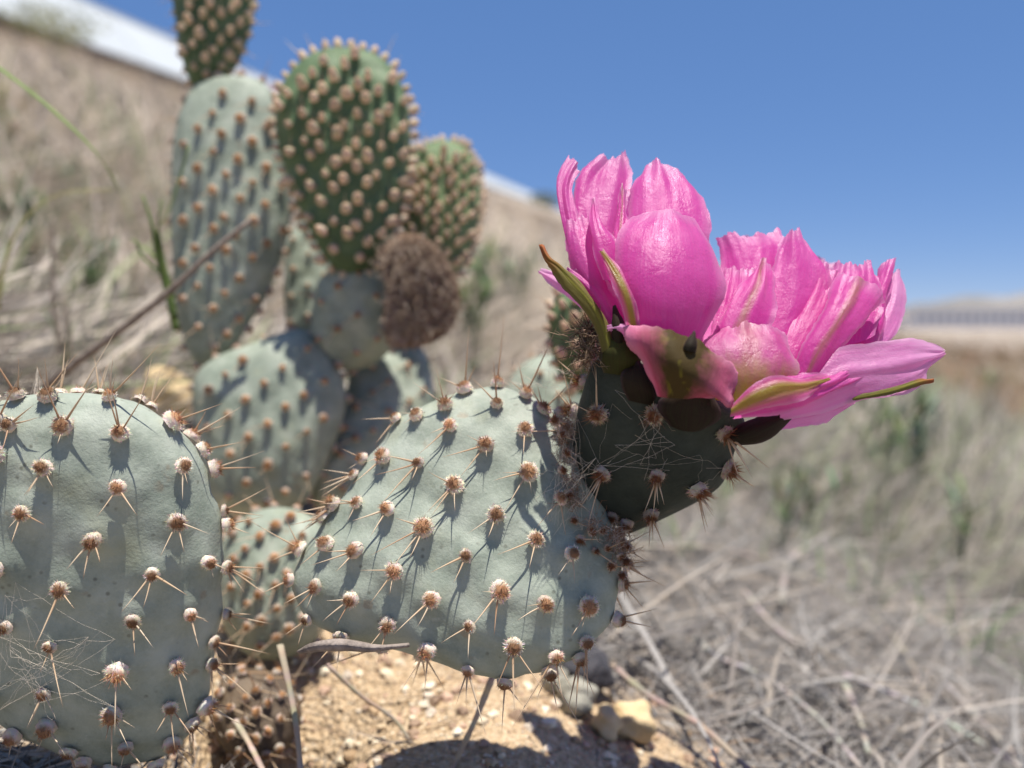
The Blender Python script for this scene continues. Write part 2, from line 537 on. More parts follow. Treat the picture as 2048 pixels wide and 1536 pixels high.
# long white shed along the top of the slope
def build_shed():
    H = 2.4
    def base(px):
        h = 158.8 - .127 * px
        return P(px, 30 + .35 * px, H * FPX / h)
    A, B = base(-260), base(1112)
    d = B - A; L = d.length; d.normalize()
    hz = Vector((d.x, d.y, 0)).normalized()
    inn = Vector((-hz.y, hz.x, 0))             # away from the camera
    if inn.y < 0: inn = -inn
    root = thing('long_shed', 'long white sheet-walled shed running along the top of the dry slope', 'building', A)
    seg = 6.0; n = int(L / seg)
    up = Vector((0, 0, 1))
    wd = 7.0
    for i in range(n):
        c = A + d * (seg * (i + .5)) + up * (H * .5)
        V, F = box_geo(c + inn * 1.1, d * (seg * .5 - .03), (inn - up * .9).normalized() * .06, inn * 1.1 + up * (H * .5 - .02))
        obj_from('wall_panel', V, F, M['white_wall'], root, c, smooth=False)
    c = A + d * (L / 2)
    V, F = box_geo(c - up * 1.0 + inn * .12, d * (L / 2), inn * .16, up * .98)
    obj_from('footing', V, F, M['shadow_base'], root, c, smooth=False)  # reaches down to the slope; its dark colour paints the shadow line
    V, F = box_geo(c + up * (H + .05) + inn * (wd / 2 + 2.1), d * (L / 2), inn * (wd / 2), up * .06)
    obj_from('roof', V, F, M['white_wall'], root, c, smooth=False)
    V, F = box_geo(c + up * (H / 2 - .03) + inn * (wd + 1.9), d * (L / 2), inn * .06, up * (H / 2))
    obj_from('rear_wall', V, F, M['white_wall'], root, c, smooth=False)
    for e in (A, B):
        V, F = box_geo(e + up * (H / 2) + inn * (wd / 2 + 2.2), d * .05, inn * (wd / 2 - .4), up * (H / 2 - .05))
        obj_from('end_wall', V, F, M['white_wall'], root, e, smooth=False)
    return base
shed_base = build_shed()

def build_far_block():
    d = 125.0
    A = P(1822, 652, d); A.z = Gz(A.x, A.y) - .2
    W, H = 24.0, 3.45
    root = thing('long_low_building', 'long low white building with a row of windows on the valley floor', 'building', A)
    up = Vector((0, 0, 1)); X = Vector((1, .12, 0)).normalized(); Yv = Vector((-.12, 1, 0)).normalized()
    c = A + X * (W / 2) + up * (H / 2) + Yv * 3
    V, F = box_geo(c, X * (W / 2), Yv * 3, up * (H / 2)); obj_from('wall', V, F, M['white_paint'], root, A, smooth=False)
    V, F = box_geo(c + up * (H / 2 + .12), X * (W / 2 + .4), Yv * 3.4, up * .12); obj_from('roof', V, F, M['white_wall'], root, A, smooth=False)
    for i in range(15):
        q = A + X * (1 + i * 1.55) + up * 1.9 - Yv * .03
        V, F = box_geo(q, X * .34, Yv * .05, up * .55)
        w = obj_from('window', V, F, M['window'], root, q, smooth=False)
        V, F = box_geo(q - up * .61 - Yv * .05, X * .45, Yv * .08, up * .05)
        obj_from('sill', V, F, M['white_wall'], w, q, smooth=False)
build_far_block()

# ------------------------------------------------------------------ areoles and spines (shared mesh data)
def sph(th, ph):
    return np.array([math.sin(th) * math.cos(ph), math.sin(th) * math.sin(ph), math.cos(th)])

def tuft_mesh(seed, wool, core, hairs=230, bulb=False, long=.55, dome=.64):
    r = random.Random(seed)
    V, F, C = [], [], []
    nl, nt = 12, 6
    for i in range(nt + 1):
        th = math.pi * .56 * i / nt
        for k in range(nl):
            ph = 2 * math.pi * k / nl
            d = sph(th, ph)
            rad = dome * (1 + r.uniform(-.14, .14))
            if bulb: rad = .78 * (1 + r.uniform(-.03, .03)) * (1 - .18 * (d[0] if d[0] > 0 else 0))
            V.append(d * rad * np.array([1, 1, .95]) if not bulb else d * rad * np.array([1, 1, 1]) * (1 + .75 * max(0, d[2]) ** 3) * np.array([.92, .92, 1]))
            f = min(1, max(0, (th - .72) / .35 + r.uniform(-.25, .25)))
            if bulb: f = min(1, max(0, (th - .12) / .25))
            C.append([core[q] * (1 - f) + wool[q] * f * r.uniform(.85, 1.1) for q in range(3)])
    for i in range(nt):
        for k in range(nl):
            F.append((i * nl + k, (i + 1) * nl + k, (i + 1) * nl + (k + 1) % nl, i * nl + (k + 1) % nl))
    for h in range(hairs):
        th = math.acos(1 - r.random() * 1.12)
        ph = r.uniform(0, 2 * math.pi)
        d = sph(th, ph)
        dj = d + np.array([r.gauss(0, .28), r.gauss(0, .28), r.gauss(0, .28)])
        dj /= np.linalg.norm(dj)
        inner = th < .85 + r.uniform(-.25, .25)
        ln = r.uniform(.15, .38) if not inner else r.uniform(.3, .9) * long / .55
        a = np.cross(dj, [.3, .5, .8]); a /= np.linalg.norm(a) + 1e-9
        w = r.uniform(.018, .035)
        b0 = d * dome * .88
        i0 = len(V)
        V += [b0 - a * w, b0 + a * w, b0 + dj * ln + np.array([0, 0, 0.0])]
        src = core if inner else wool
        c = [min(1, src[q] * r.uniform(.75, 1.35)) for q in range(3)]
        C += [c, c, c]
        F.append((i0, i0 + 1, i0 + 2))
    me = bpy.data.meshes.new('areole')
    me.from_pydata([tuple(v) for v in V], [], F)
    a = me.color_attributes.new('Col', 'FLOAT_COLOR', 'POINT')
    a.data.foreach_set('color', np.asarray([(*c, 1) for c in C], np.float32).ravel())
    me.shade_smooth()
    me.materials.append(M['tuft'])
    return me
WOOL, RUST = (.80, .69, .57), (.34, .185, .10)
TUFT = [tuft_mesh(s, WOOL, [q * (.7 + .12 * s) for q in RUST], long=.20 + .035 * s, dome=.62 + .02 * s) for s in range(7)]
TUFT_BUD = [tuft_mesh(40 + s, (.62, .52, .43), (.26, .12, .06), 420, long=.6, dome=.56) for s in range(4)]
TUFT_OLD = [tuft_mesh(20 + s, (.60, .50, .40), (.42, .22, .10), 60) for s in range(3)]
TUFT_YOUNG = [tuft_mesh(30 + s, (.74, .58, .42), (.50, .30, .17), 90, True, .5) for s in range(4)]

def spine_mesh(seed):
    r = random.Random(seed)
    n = 6
    bend = r.uniform(-.10, .10)
    pts = [(bend * (i / n) ** 2, 0, i / n) for i in range(n + 1)]
    rad = [.030 * (1 - (i / n) ** 1.3) + .0018 for i in range(n + 1)]
    V, F = tube_geo(pts, rad, 6)
    me = bpy.data.meshes.new('spine')
    me.from_pydata([tuple(v) for v in V], [], F)
    a = me.attributes.new('puv', 'FLOAT_VECTOR', 'POINT')
    a.data.foreach_set('vector', np.asarray([(0, v[2], 0) for v in V], np.float32).ravel())
    me.shade_smooth()
    me.materials.append(M['spine'])
    return me
SPINE = [spine_mesh(s) for s in range(5)]

def put(mesh, name, parent, loc, zdir, scale, spin=None, xdir=None):
    o = bpy.data.objects.new(name, mesh)
    COL.objects.link(o)
    o.parent = parent
    z = Vector(zdir).normalized()
    q = z.to_track_quat('Z', 'Y')
    if xdir is not None:
        x = (Vector(xdir) - z * Vector(xdir).dot(z))
        if x.length > 1e-6:
            x.normalize(); y = z.cross(x)
            q = Matrix((x, y, z)).transposed().to_quaternion()
    elif spin is not None:
        q = q @ Quaternion((0, 0, 1), spin)
    o.rotation_mode = 'QUATERNION'
    o.rotation_quaternion = q
    o.scale = scale if hasattr(scale, '__len__') else (scale,) * 3
    o.location = Vector(loc) - wloc(parent)
    return o

def img_dir(deg):
    a = math.radians(deg)
    return RIGHT * math.cos(a) + UP * math.sin(a)

def add_areole(pad, loc, n, rad, meshes, spines=(), lift=.15, name='areole'):
    """spines: list of (image angle deg, outward amount, length m)"""
    n = Vector(n).normalized()
    young = meshes is TUFT_YOUNG
    zd = n + Vector((0, 0, .55 if young else 0)) + Vector((rnd.gauss(0, .12), rnd.gauss(0, .12), rnd.gauss(0, .12)))
    rr = rad * rnd.uniform(.78, 1.18)
    put(rnd.choice(meshes), name, pad, Vector(loc) + n * rad * lift, zd, (rr, rr * rnd.uniform(.85, 1.15), rr * rnd.uniform(.8, 1.2)), rnd.uniform(0, 6.28))
    for ang, outw, ln in spines:
        if rnd.random() < .10: continue
        ln *= rnd.uniform(.75, 1.75)
        d = img_dir(ang) + n * outw
        d.normalize()
        wr = rnd.uniform(.8, 1.15) * min(1.2, .95 * .011 / max(ln, .003))
        put(rnd.choice(SPINE), 'spine', pad, Vector(loc) + n * rad * .35, d, (ln * wr, ln * wr, ln), rnd.uniform(0, 6.28))

# ------------------------------------------------------------------ pads
class Pad:
    pass

def make_pad(thing_, outline, depth, nrm, thick, mat, bumps=(), bump_h=0., name='pad', seed=0, lab=None, power=2.3, mid=None):
    n = Vector(nrm).normalized()
    ol = catmull(outline, 96, True)
    cx = sum(p[0] for p in ol) / 96; cy = sum(p[1] for p in ol) / 96
    if mid: cx, cy = mid
    c = P(cx, cy, depth)
    def toplane(px, py):
        r = ray(px, py)
        t = (c - CAM).dot(n) / r.dot(n)
        return CAM + r * t
    pts = [toplane(*p) for p in ol]
    rng = random.Random(seed)
    K = 34
    rs = [1 - (1 - k / K) ** 1.7 for k in range(K + 1)]
    ph = [rng.uniform(0, 6.28) for _ in range(6)]
    V, F = [], []
    N = 96
    def h(r, i, sgn, p):
        e = max(0., 1 - r ** power) ** .5
        w = 1 + .05 * math.sin(3 * 2 * math.pi * i / N + ph[0]) * r + .04 * math.sin(p.x * 90 + ph[1]) * math.sin(p.z * 80 + ph[2])
        return thick * .5 * e * w
    idx = {}
    for sgn in (1, -1):
        for k in range(K + 1):
            if k == 0:
                idx[(sgn, 0, 0)] = len(V); V.append(c + n * (sgn * thick * .5)); continue
            if k == K and sgn == -1: continue
            for i in range(N):
                p = c + (pts[i] - c) * rs[k]
                idx[(sgn, k, i)] = len(V)
                V.append(p + n * (sgn * h(rs[k], i, sgn, p)))
    def I(sgn, k, i):
        if k == 0: return idx[(sgn, 0, 0)]
        if k == K: return idx[(1, K, i % N)]
        return idx[(sgn, k, i % N)]
    for sgn in (1, -1):
        for k in range(K):
            for i in range(N):
                if k == 0: f = (I(sgn, 0, 0), I(sgn, 1, i), I(sgn, 1, i + 1))
                else: f = (I(sgn, k, i), I(sgn, k + 1, i), I(sgn, k + 1, i + 1), I(sgn, k, i + 1))
                F.append(f if sgn == 1 else f[::-1])
    # orientation check: front face must look along n
    a, b, d = (V[q] for q in F[0][:3])
    if (b - a).cross(d - a).dot(n) < 0: F = [f[::-1] for f in F]
    pd = Pad()
    pd.bvh = BVHTree.FromPolygons([tuple(v) for v in V], F)
    pd.c, pd.n, pd.pts, pd.depth, pd.ol = c, n, pts, depth, ol
    pd.thick = thick
    # raised cushions under the areoles
    if len(bumps):
        B = np.array([tuple(b[0]) for b in bumps]); R_ = np.array([b[1] for b in bumps])
        NB = np.array([tuple(b[2]) for b in bumps])
        VA = np.array([tuple(v) for v in V])
        best = np.zeros(len(VA)); bn = np.zeros((len(VA), 3))
        for q in range(len(B)):
            dv = VA - B[q]
            w = np.exp(-(dv ** 2).sum(1) / (R_[q] ** 2))
            m = w > best
            best[m] = w[m]; bn[m] = NB[q]
        VA += bn * (best * bump_h)[:, None]
        V = [Vector(v) for v in VA]
    pd.o = obj_from(name, V, F, mat, thing_, c)
    if lab: pd.o['label'] = lab
    return pd

def pad_hit(pd, px, py):
    loc, nor, _, _ = pd.bvh.ray_cast(CAM, ray(px, py).normalized())
    if loc is None:
        loc, nor, _, _ = pd.bvh.find_nearest(P(px, py, pd.depth))
    return loc, nor

def inside(poly, x, y):
    c = False
    j = len(poly) - 1
    for i in range(len(poly)):
        xi, yi = poly[i][0], poly[i][1]; xj, yj = poly[j][0], poly[j][1]
        if (yi > y) != (yj > y) and x < (xj - xi) * (y - yi) / (yj - yi) + xi: c = not c
        j = i
    return c

def lattice(outline, sx, sy, jit, seed, tilt=0.25, shrink=.90):
    r = random.Random(seed)
    ol = catmull(outline, 80, True)
    cx = sum(p[0] for p in ol) / 80; cy = sum(p[1] for p in ol) / 80
    sh = [(cx + (p[0] - cx) * shrink, cy + (p[1] - cy) * shrink) for p in ol]
    out = []
    for j in range(-25, 26):
        for i in range(-25, 26):
            x = cx + (i + .5 * (j % 2)) * sx + r.gauss(0, jit)
            y = cy + j * sy * .5 + (i + .5 * (j % 2)) * sx * tilt + r.gauss(0, jit)
            if inside(sh, x, y): out.append((x, y))
    return out

def rim_points(pd, step, seed, skip=lambda px, py: False):
    r = random.Random(seed)
    acc = 0; out = []
    ol = pd.ol
    for i in range(len(ol)):
        a, b = ol[i], ol[(i + 1) % len(ol)]
        acc += math.hypot(b[0] - a[0], b[1] - a[1])
        if acc > step * r.uniform(.8, 1.2):
            acc = 0
            if not skip(a[0], a[1]): out.append(i)
    return out

def rim_dir(pd, i):
    p = pd.pts[i]
    d = (p - pd.c).normalized()
    t = (pd.pts[(i + 1) % 96] - pd.pts[i - 1]).normalized()
    o = d - t * d.dot(t)
    return p, o.normalized()

def ang_of(v):
    return math.degrees(math.atan2(v.dot(UP), v.dot(RIGHT)))

# ================================================================== front cactus with the broad pad (cut by the frame)
plantA = thing('prickly_pear_cactus', 'broad upright grey-green prickly pear pad with rusty tufts and cobwebs', 'cactus', P(200, 1515, .24))
OUT_A = [(-60, 838), (0, 812), (60, 797), (130, 790), (200, 795), (260, 810), (310, 838), (350, 870), (385, 915), (410, 975), (428, 1035), (437, 1100), (438, 1160), (433, 1230), (425, 1290), (418, 1350), (412, 1400), (395, 1440), (370, 1475), (330, 1500), (280, 1515), (220, 1520), (160, 1510), (110, 1488), (70, 1468), (20, 1440), (-50, 1400), (-130, 1340), (-190, 1260), (-215, 1160), (-205, 1050), (-170, 950), (-120, 880)]
FRONT_A = [(42, 806), (103, 806), (122, 780), (83, 787), (159, 784), (201, 783), (220, 809), (133, 858), (31, 856), (278, 805), (241, 872), (333, 856), (375, 878), (97, 936), (358, 934), (420, 939), (239, 973), (55, 1022), (430, 1025), (350, 1041), (191, 1075), (450, 1050), (406, 1120), (450, 1134), (305, 1141), (128, 1172), (3, 1134), (3, 909), (375, 1220), (269, 1233), (109, 1283), (433, 1226), (238, 1331), (348, 1322), (409, 1322), (97, 1375), (230, 1415), (338, 1403), (398, 1403), (105, 1440), (255, 1478), (341, 1473), (147, 1487), (172, 1509), (394, 1462), (-10, 818), (8, 850), (300, 818), (395, 905), (20, 1245), (-15, 1380), (40, 1455), (440, 1290), (310, 1508), (225, 1518)]
def rim_fac(pd, n):
    return abs(n.dot(pd.n))
tmp = make_pad(None, OUT_A, .233, (.05, -1, -.11), .036, M['pad'], seed=1)
hitsA = [pad_hit(tmp, *q) for q in FRONT_A]
bpy.data.objects.remove(tmp.o)
padA = make_pad(plantA, OUT_A, .233, (.05, -1, -.11), .036, M['pad'], [(l, .0058, n) for l, n in hitsA], .0017, seed=1)
for (px, py), (loc, n) in zip(FRONT_A, hitsA):
    loc = loc + n * .0014
    edge = rim_fac(padA, n) < .6
    sp = []
    if py < 900 or (px > 400 and py < 1060):
        out_ang = ang_of(n) if edge else rnd.uniform(30, 100)
        for k in range(rnd.choice((2, 3, 3))):
            sp.append((out_ang + rnd.uniform(-50, 35) * (1 if px < 250 else .8), rnd.uniform(.2, .7), rnd.choice((.006, .008, .011, .013))))
        if not edge: sp.append((-95 + rnd.uniform(-15, 20), .7, .006))
    else:
        sp.append((-95 + rnd.uniform(-22, 22), rnd.uniform(.5, .9), rnd.uniform(.006, .010)))
        sp.append((-35 + rnd.uniform(-25, 25), rnd.uniform(.5, .9), rnd.uniform(.006, .0105)))
        if rnd.random() < .5: sp.append((-125 + rnd.uniform(-15, 25), .8, rnd.uniform(.004, .008)))
        if rnd.random() < .4: sp.append((0 + rnd.uniform(-25, 15), .7, rnd.uniform(.004, .007)))
        if edge:
            for k in range(2): sp.append((ang_of(n) + rnd.uniform(-40, 25), .3, rnd.uniform(.007, .012)))
    add_areole(padA.o, loc, n, .0034, TUFT, sp, .38)

# ================================================================== flowering cactus
plantB = thing('flowering_prickly_pear', 'prickly pear with one large magenta flower on its tilted grey-green pad', 'cactus', P(600, 1250, .30))
OUT_B = [(880, 800), (935, 788), (990, 782), (1050, 793), (1095, 818), (1132, 858), (1165, 900), (1190, 960), (1212, 1020), (1230, 1080), (1233, 1150), (1222, 1210), (1200, 1262), (1165, 1300), (1110, 1328), (1050, 1345), (990, 1350), (930, 1343), (880, 1326), (820, 1306), (750, 1288), (690, 1272), (640, 1250), (605, 1215), (592, 1175), (600, 1140), (625, 1095), (650, 1055), (690, 1000), (720, 955), (755, 905), (790, 860), (835, 822)]
FRONT_B = [(885, 795), (933, 793), (993, 783), (994, 818), (1047, 802), (1091, 812), (841, 840), (804, 849), (905, 859), (1047, 868), (974, 896), (777, 921), (741, 927), (843, 932), (1055, 949), (721, 959), (913, 974), (1116, 1002), (724, 1012), (782, 1023), (993, 1031), (682, 1018), (657, 1040), (851, 1059), (1071, 1081), (663, 1093), (719, 1104), (935, 1113), (794, 1140), (618, 1106), (597, 1159), (644, 1171), (710, 1193), (868, 1196), (999, 1181), (1088, 1206), (1138, 1109), (1169, 1209), (626, 1228), (690, 1259), (782, 1240), (863, 1287), (944, 1247), (1026, 1284), (1163, 1275), (1107, 1300), (940, 1325), (843, 1318), (1010, 1346), (1151, 1300), (1094, 1328), (763, 1296), (1225, 1095), (1232, 1130), (1228, 1165), (1215, 1230), (1110, 838), (1118, 870), (1236, 1180)]
NB = (-.10, -1, .40)
tmp = make_pad(None, OUT_B, .239, NB, .030, M['pad'], seed=2)
hitsB = [pad_hit(tmp, *q) for q in FRONT_B]
bpy.data.objects.remove(tmp.o)
padB = make_pad(plantB, OUT_B, .239, NB, .030, M['pad'], [(l, .0058, n) for l, n in hitsB], .0017, seed=2)
for (px, py), (loc, n) in zip(FRONT_B, hitsB):
    loc = loc + n * .0014
    edge = rim_fac(padB, n) < .6
    sp = []
    if py < 830:
        for a in (105, 60, 150):
            sp.append((a + rnd.uniform(-25, 25), rnd.uniform(.1, .5), rnd.choice((.007, .010, .014))))
    elif edge and px < 850:
        for a in (150, 115, 200):
            sp.append((a + rnd.uniform(-20, 20), rnd.uniform(.1, .5), rnd.choice((.007, .010, .013))))
    elif edge and px > 1050 and py < 1250:
        for a in (-10, -50, 20, -80):
            sp.append((a + rnd.uniform(-20, 20), rnd.uniform(.3, .6), rnd.choice((.005, .008, .010))))
    elif py > 1270:
        for a in (-95, -115, -60):
            sp.append((a + rnd.uniform(-18, 18), rnd.uniform(.2, .6), rnd.choice((.007, .010, .013))))
    else:
        sp.append((-145 + rnd.uniform(-18, 20), rnd.uniform(.5, .9), rnd.uniform(.007, .0105)))
        sp.append((-100 + rnd.uniform(-18, 18), rnd.uniform(.6, 1.), rnd.uniform(.005, .008)))
        if rnd.random() < .65: sp.append((175 + rnd.uniform(-18, 20), .6, rnd.uniform(.005, .008)))
        if rnd.random() < .25: sp.append((-120, .5, rnd.uniform(.008, .011)))
    add_areole(padB.o, loc, n, .0034, TUFT, sp, .38)

# short fuzz packed in the joint between pad and bud
def fuzz(parent, name, centres, n, ln, colr, mat, w=.00011, spread=.004, seed=0):
    r = np.random.default_rng(seed)
    V, F, C = [], [], []
    for k in range(n):
        c = Vector(centres[r.integers(len(centres))]) + Vector(r.normal(0, spread, 3))
        d = Vector(r.normal(0, 1, 3)).normalized() * (ln * r.uniform(.4, 1.3))
        m = c + d * .5 + Vector(r.normal(0, ln * .15, 3))
        v, f = tube_geo([c, m, c + d], [w, w * .9, w * .4], 3, caps=False)
        i0 = len(V); V += v; F += [tuple(q + i0 for q in ff) for ff in f]
        col = colr[r.integers(len(colr))]; j = r.uniform(.7, 1.25)
        C += [tuple(min(1, q * j) for q in col)] * len(v)
    o = obj_from(name, V, F, mat, parent, centres[0], cols=C)
    o['kind'] = 'stuff'
    return o

# ------------------------------------------------------------------ flower
flower = bpy.data.objects.new('flower', None); COL.objects.link(flower)
flower.parent = plantB; flower.location = P(1225, 1035, .236) - plantB.location
flower['label'] = 'large magenta flower on a dark blue-green bud'

# the bud: rings between its left and right edge
EDGE = [  # left, right, depth
    ((1176, 1012), (1262, 1066), .240), ((1155, 965), (1318, 1040), .236), ((1147, 920), (1385, 1003), .232), ((1146, 870), (1432, 968), .228),
    ((1152, 820), (1452, 925), .224), ((1163, 775), (1462, 890), .221), ((1176, 735), (1478, 866), .218), ((1195, 716), (1480, 840), .216), ((1235, 715), (1460, 815), .216)]
FD = .012
def quad(s, d):
    return float(d[0] * 2 * (s - .5) * (s - 1) + d[1] * 4 * s * (1 - s) + d[2] * 2 * s * (s - .5))
def build_ovary():
    L = catmull([(*e[0], e[2]) for e in EDGE], 26); R_ = catmull([(*e[1], e[2]) for e in EDGE], 26)
    V, F = [], []; N = 40
    for q, (l, r) in enumerate(zip(L, R_)):
        a, b = P(l[0], l[1], l[2] + .006), P(r[0], r[1], r[2] + .006)
        c = (a + b) / 2; x = (b - a) / 2
        y = FWD - x.normalized() * FWD.dot(x.normalized()); y.normalize()
        rad = x.length
        for k in range(N):
            an = 2 * math.pi * k / N
            w = 1 + .035 * math.sin(an * 5 + q * .12) * (1 if q > 3 else .3)
            V.append(c + x * (math.cos(an) * w) + y * (math.sin(an) * rad * .82 * w))
    for i in range(25):
        for k in range(N):
            F.append((i * N + k, i * N + (k + 1) % N, (i + 1) * N + (k + 1) % N, (i + 1) * N + k))
    F.append(tuple(range(N))[::-1]); F.append(tuple(25 * N + k for k in range(N)))
    # face outward
    c0 = sum(V, Vector()) / len(V)
    a, b, d = V[12 * N], V[12 * N + 1], V[13 * N]
    if (b - a).cross(d - a).dot(a - c0) < 0: F = [f[::-1] for f in F]
    o = obj_from('bud', V, F, M['ovary'], flower, c0)
    return o, BVHTree.FromPolygons([tuple(v) for v in V], F)
ovary, ovb = build_ovary()
OV_A = [(1200, 827), (1151, 822), (1311, 827), (1447, 863), (1151, 927), (1208, 945), (1315, 948), (1450, 936), (1392, 974), (1192, 1018), (1163, 1030), (1301, 1024), (1178, 719), (1112, 1003), (1168, 700), (1160, 760), (1218, 1052), (1250, 1062)]
for px, py in OV_A:
    loc, n, _, _ = ovb.ray_cast(CAM, ray(px, py).normalized())
    if loc is None: loc, n, _, _ = ovb.find_nearest(P(px, py, .234))
    sp = []
    if py < 850:
        base = 110 if px < 1250 else 60
        for k in range(3): sp.append((base + rnd.uniform(-45, 45), .4, rnd.uniform(.004, .009)))
    else:
        base = -95 if px < 1400 else -60
        for k in range(4): sp.append((base + rnd.uniform(-45, 45), rnd.uniform(.3, .8), rnd.uniform(.004, .010)))
    # areoles on the bud: parts of the flower
    add_areole(flower, loc, n, .0040, TUFT_BUD, sp)

def petal(name, left, centre, right, mat, dl, dc, dr, ruffle=.0012, seed=0, jag=.0010, cup=0., thick=.00022, rows=38, cols=41):
    """left / centre / right: pixel polylines base to tip; dl, dc, dr: (base, mid, tip) distances from the camera"""
    r = np.random.default_rng(seed + 100)
    def curve(pl, dd):
        pl = [np.array(p, float) for p in pl]
        L = np.concatenate([[0], np.cumsum([np.linalg.norm(pl[i + 1] - pl[i]) for i in range(len(pl) - 1)])]); L /= L[-1]
        pts = [tuple(P(p[0], p[1], quad(s, dd) + FD)) for p, s in zip(pl, L)]
        return np.array(catmull(pts, rows))
    Lc, Cc, Rc = curve(left, dl), curve(centre, dc), curve(right, dr)
    S = np.linspace(0, 1, cols)
    V = np.zeros((rows, cols, 3)); UVs = np.zeros((rows, cols, 3))
    for j, s in enumerate(S):
        a = 2 * (s - .5) * (s - 1); b = 4 * s * (1 - s); c = 2 * s * (s - .5)
        V[:, j] = Lc * a + Cc * b + Rc * c
        UVs[:, j, 0] = s * 2 - 1; UVs[:, j, 1] = np.linspace(0, 1, rows)
    # normals
    du = np.gradient(V, axis=1); dv = np.gradient(V, axis=0)
    nn = np.cross(du, dv); nn /= np.linalg.norm(nn, axis=2, keepdims=True) + 1e-12
    tt = np.linspace(0, 1, rows)[:, None]; uu = (S * 2 - 1)[None, :]
    ph = r.uniform(0, 6.28, 8)
    off = Vector(r.uniform(-9, 9, 3))
    w = np.array([[mnoise.noise(Vector((uu[0, j] * 2.2, tt[i, 0] * 1.6, 0)) + off) * 1.0 + mnoise.noise(Vector((uu[0, j] * 4, tt[i, 0] * 3.6, 3)) + off) * .32 + mnoise.noise(Vector((uu[0, j] * 11, tt[i, 0] * 9, 7)) + off) * .16 * tt[i, 0] + mnoise.noise(Vector((uu[0, j] * 22, tt[i, 0] * 20, 9)) + off) * .07 * tt[i, 0] ** 2 for j in range(cols)] for i in range(rows)]) * 1.2
    w += np.sin(uu * 3.0 + tt * 2.5 + ph[0]) * .15 + np.sin(tt * 11 + uu * 2 + ph[2]) * .5 * np.abs(uu) ** 3
    edge = np.clip(np.maximum(np.abs(uu) ** 3 * np.clip(tt * 2.2, 0, 1), tt ** 2.5), 0, 1)
    V += nn * (w * ruffle * (.25 + edge * 1.1) * np.clip(tt * 5, 0, 1))[:, :, None]
    # uneven torn tip edge and side margin
    j1 = (np.sin(uu * 4 + ph[3]) * .8 + np.sin(uu * 9 + ph[4]) * .5 + np.abs(np.sin(uu * 15 + ph[7])) * .5 + r.uniform(-.3, .3, (1, cols)))
    dirv = dv / (np.linalg.norm(dv, axis=2, keepdims=True) + 1e-12)
    V += dirv * (j1 * jag * np.clip((tt - .62) / .38, 0, 1) ** 3)[:, :, None]
    dru = du / (np.linalg.norm(du, axis=2, keepdims=True) + 1e-12)
    V += dru * ((r.uniform(-.5, .5, (rows, 1)) + np.sin(tt * 17 + ph[6]) * .4) * jag * .6 * np.abs(uu) ** 6 * np.clip(tt * 3, 0, 1))[:, :, None]
    F = []
    for i in range(rows - 1):
        for j in range(cols - 1):
            q = i * cols + j
            F.append((q, q + 1, q + cols + 1, q + cols))
    VV = V.reshape(-1, 3)
    o = obj_from(name, [Vector(v) for v in VV], F, M[mat], flower, VV.mean(0), uvs=UVs.reshape(-1, 3))
    if mat in ('scale', 'scale_olive', 'bract', 'sepal'):
        sd = o.modifiers.new('thickness', 'SOLIDIFY'); sd.thickness = thick * 2; sd.offset = 0
    return o

def mid(l, r, up=(0, 0)):
    n = max(len(l), len(r))
    a = catmull(l, n); b = catmull(r, n)
    return [((a[i][0] + b[i][0]) / 2 + up[0] * (i / (n - 1)) ** 3, (a[i][1] + b[i][1]) / 2 + up[1] * (i / (n - 1)) ** 3) for i in range(n)]

def pt(name, l, r, mat, dl, dc, dr, c=None, up=(0, 0), **k):
    petal(name, l, c or mid(l, r, up), r, mat, dl, dc, dr, **k)

# far side of the corolla, seen between the others
def side(c, e): return tuple(q + e for q in c)
def pq(l, c, r, mat, d, e=(.003, .003), name='petal', **k):
    """d: centre-line distances base, mid, tip; e: how far the left and right edges bend away"""
    petal(name, l, c, r, mat, side(d, e[0] * .55), d, side(d, e[1] * .55), **k)
pq([(1225, 660), (1185, 540), (1160, 440), (1150, 360)], [(1280, 650), (1240, 530), (1215, 430), (1200, 335)], [(1330, 650), (1300, 530), (1275, 430), (1255, 350)], 'petal', (.236, .25, .256), (-.006, 0), seed=31)
pq([(1290, 650), (1282, 550), (1278, 450), (1285, 385)], [(1345, 650), (1350, 540), (1350, 440), (1345, 365)], [(1410, 660), (1420, 560), (1420, 500), (1410, 430)], 'petal', (.24, .258, .266), (-.003, -.004), seed=32)
pq([(1380, 690), (1420, 610), (1436, 550), (1445, 490)], [(1430, 690), (1480, 610), (1505, 540), (1510, 478)], [(1480, 700), (1545, 620), (1572, 550), (1575, 490)], 'petal', (.24, .256, .264), (-.003, -.003), seed=33)
pq([(1430, 720), (1520, 630), (1580, 560), (1620, 515)], [(1460, 740), (1560, 660), (1630, 590), (1680, 530)], [(1490, 760), (1600, 690), (1690, 620), (1735, 545)], 'petal', (.238, .252, .26), (-.002, -.004), seed=34)
pq([(1450, 760), (1590, 690), (1680, 630), (1740, 570)], [(1465, 780), (1605, 725), (1700, 675), (1775, 600)], [(1480, 800), (1620, 760), (1720, 720), (1790, 660)], 'petal_lilac', (.232, .244, .252), (0, -.006), seed=35)
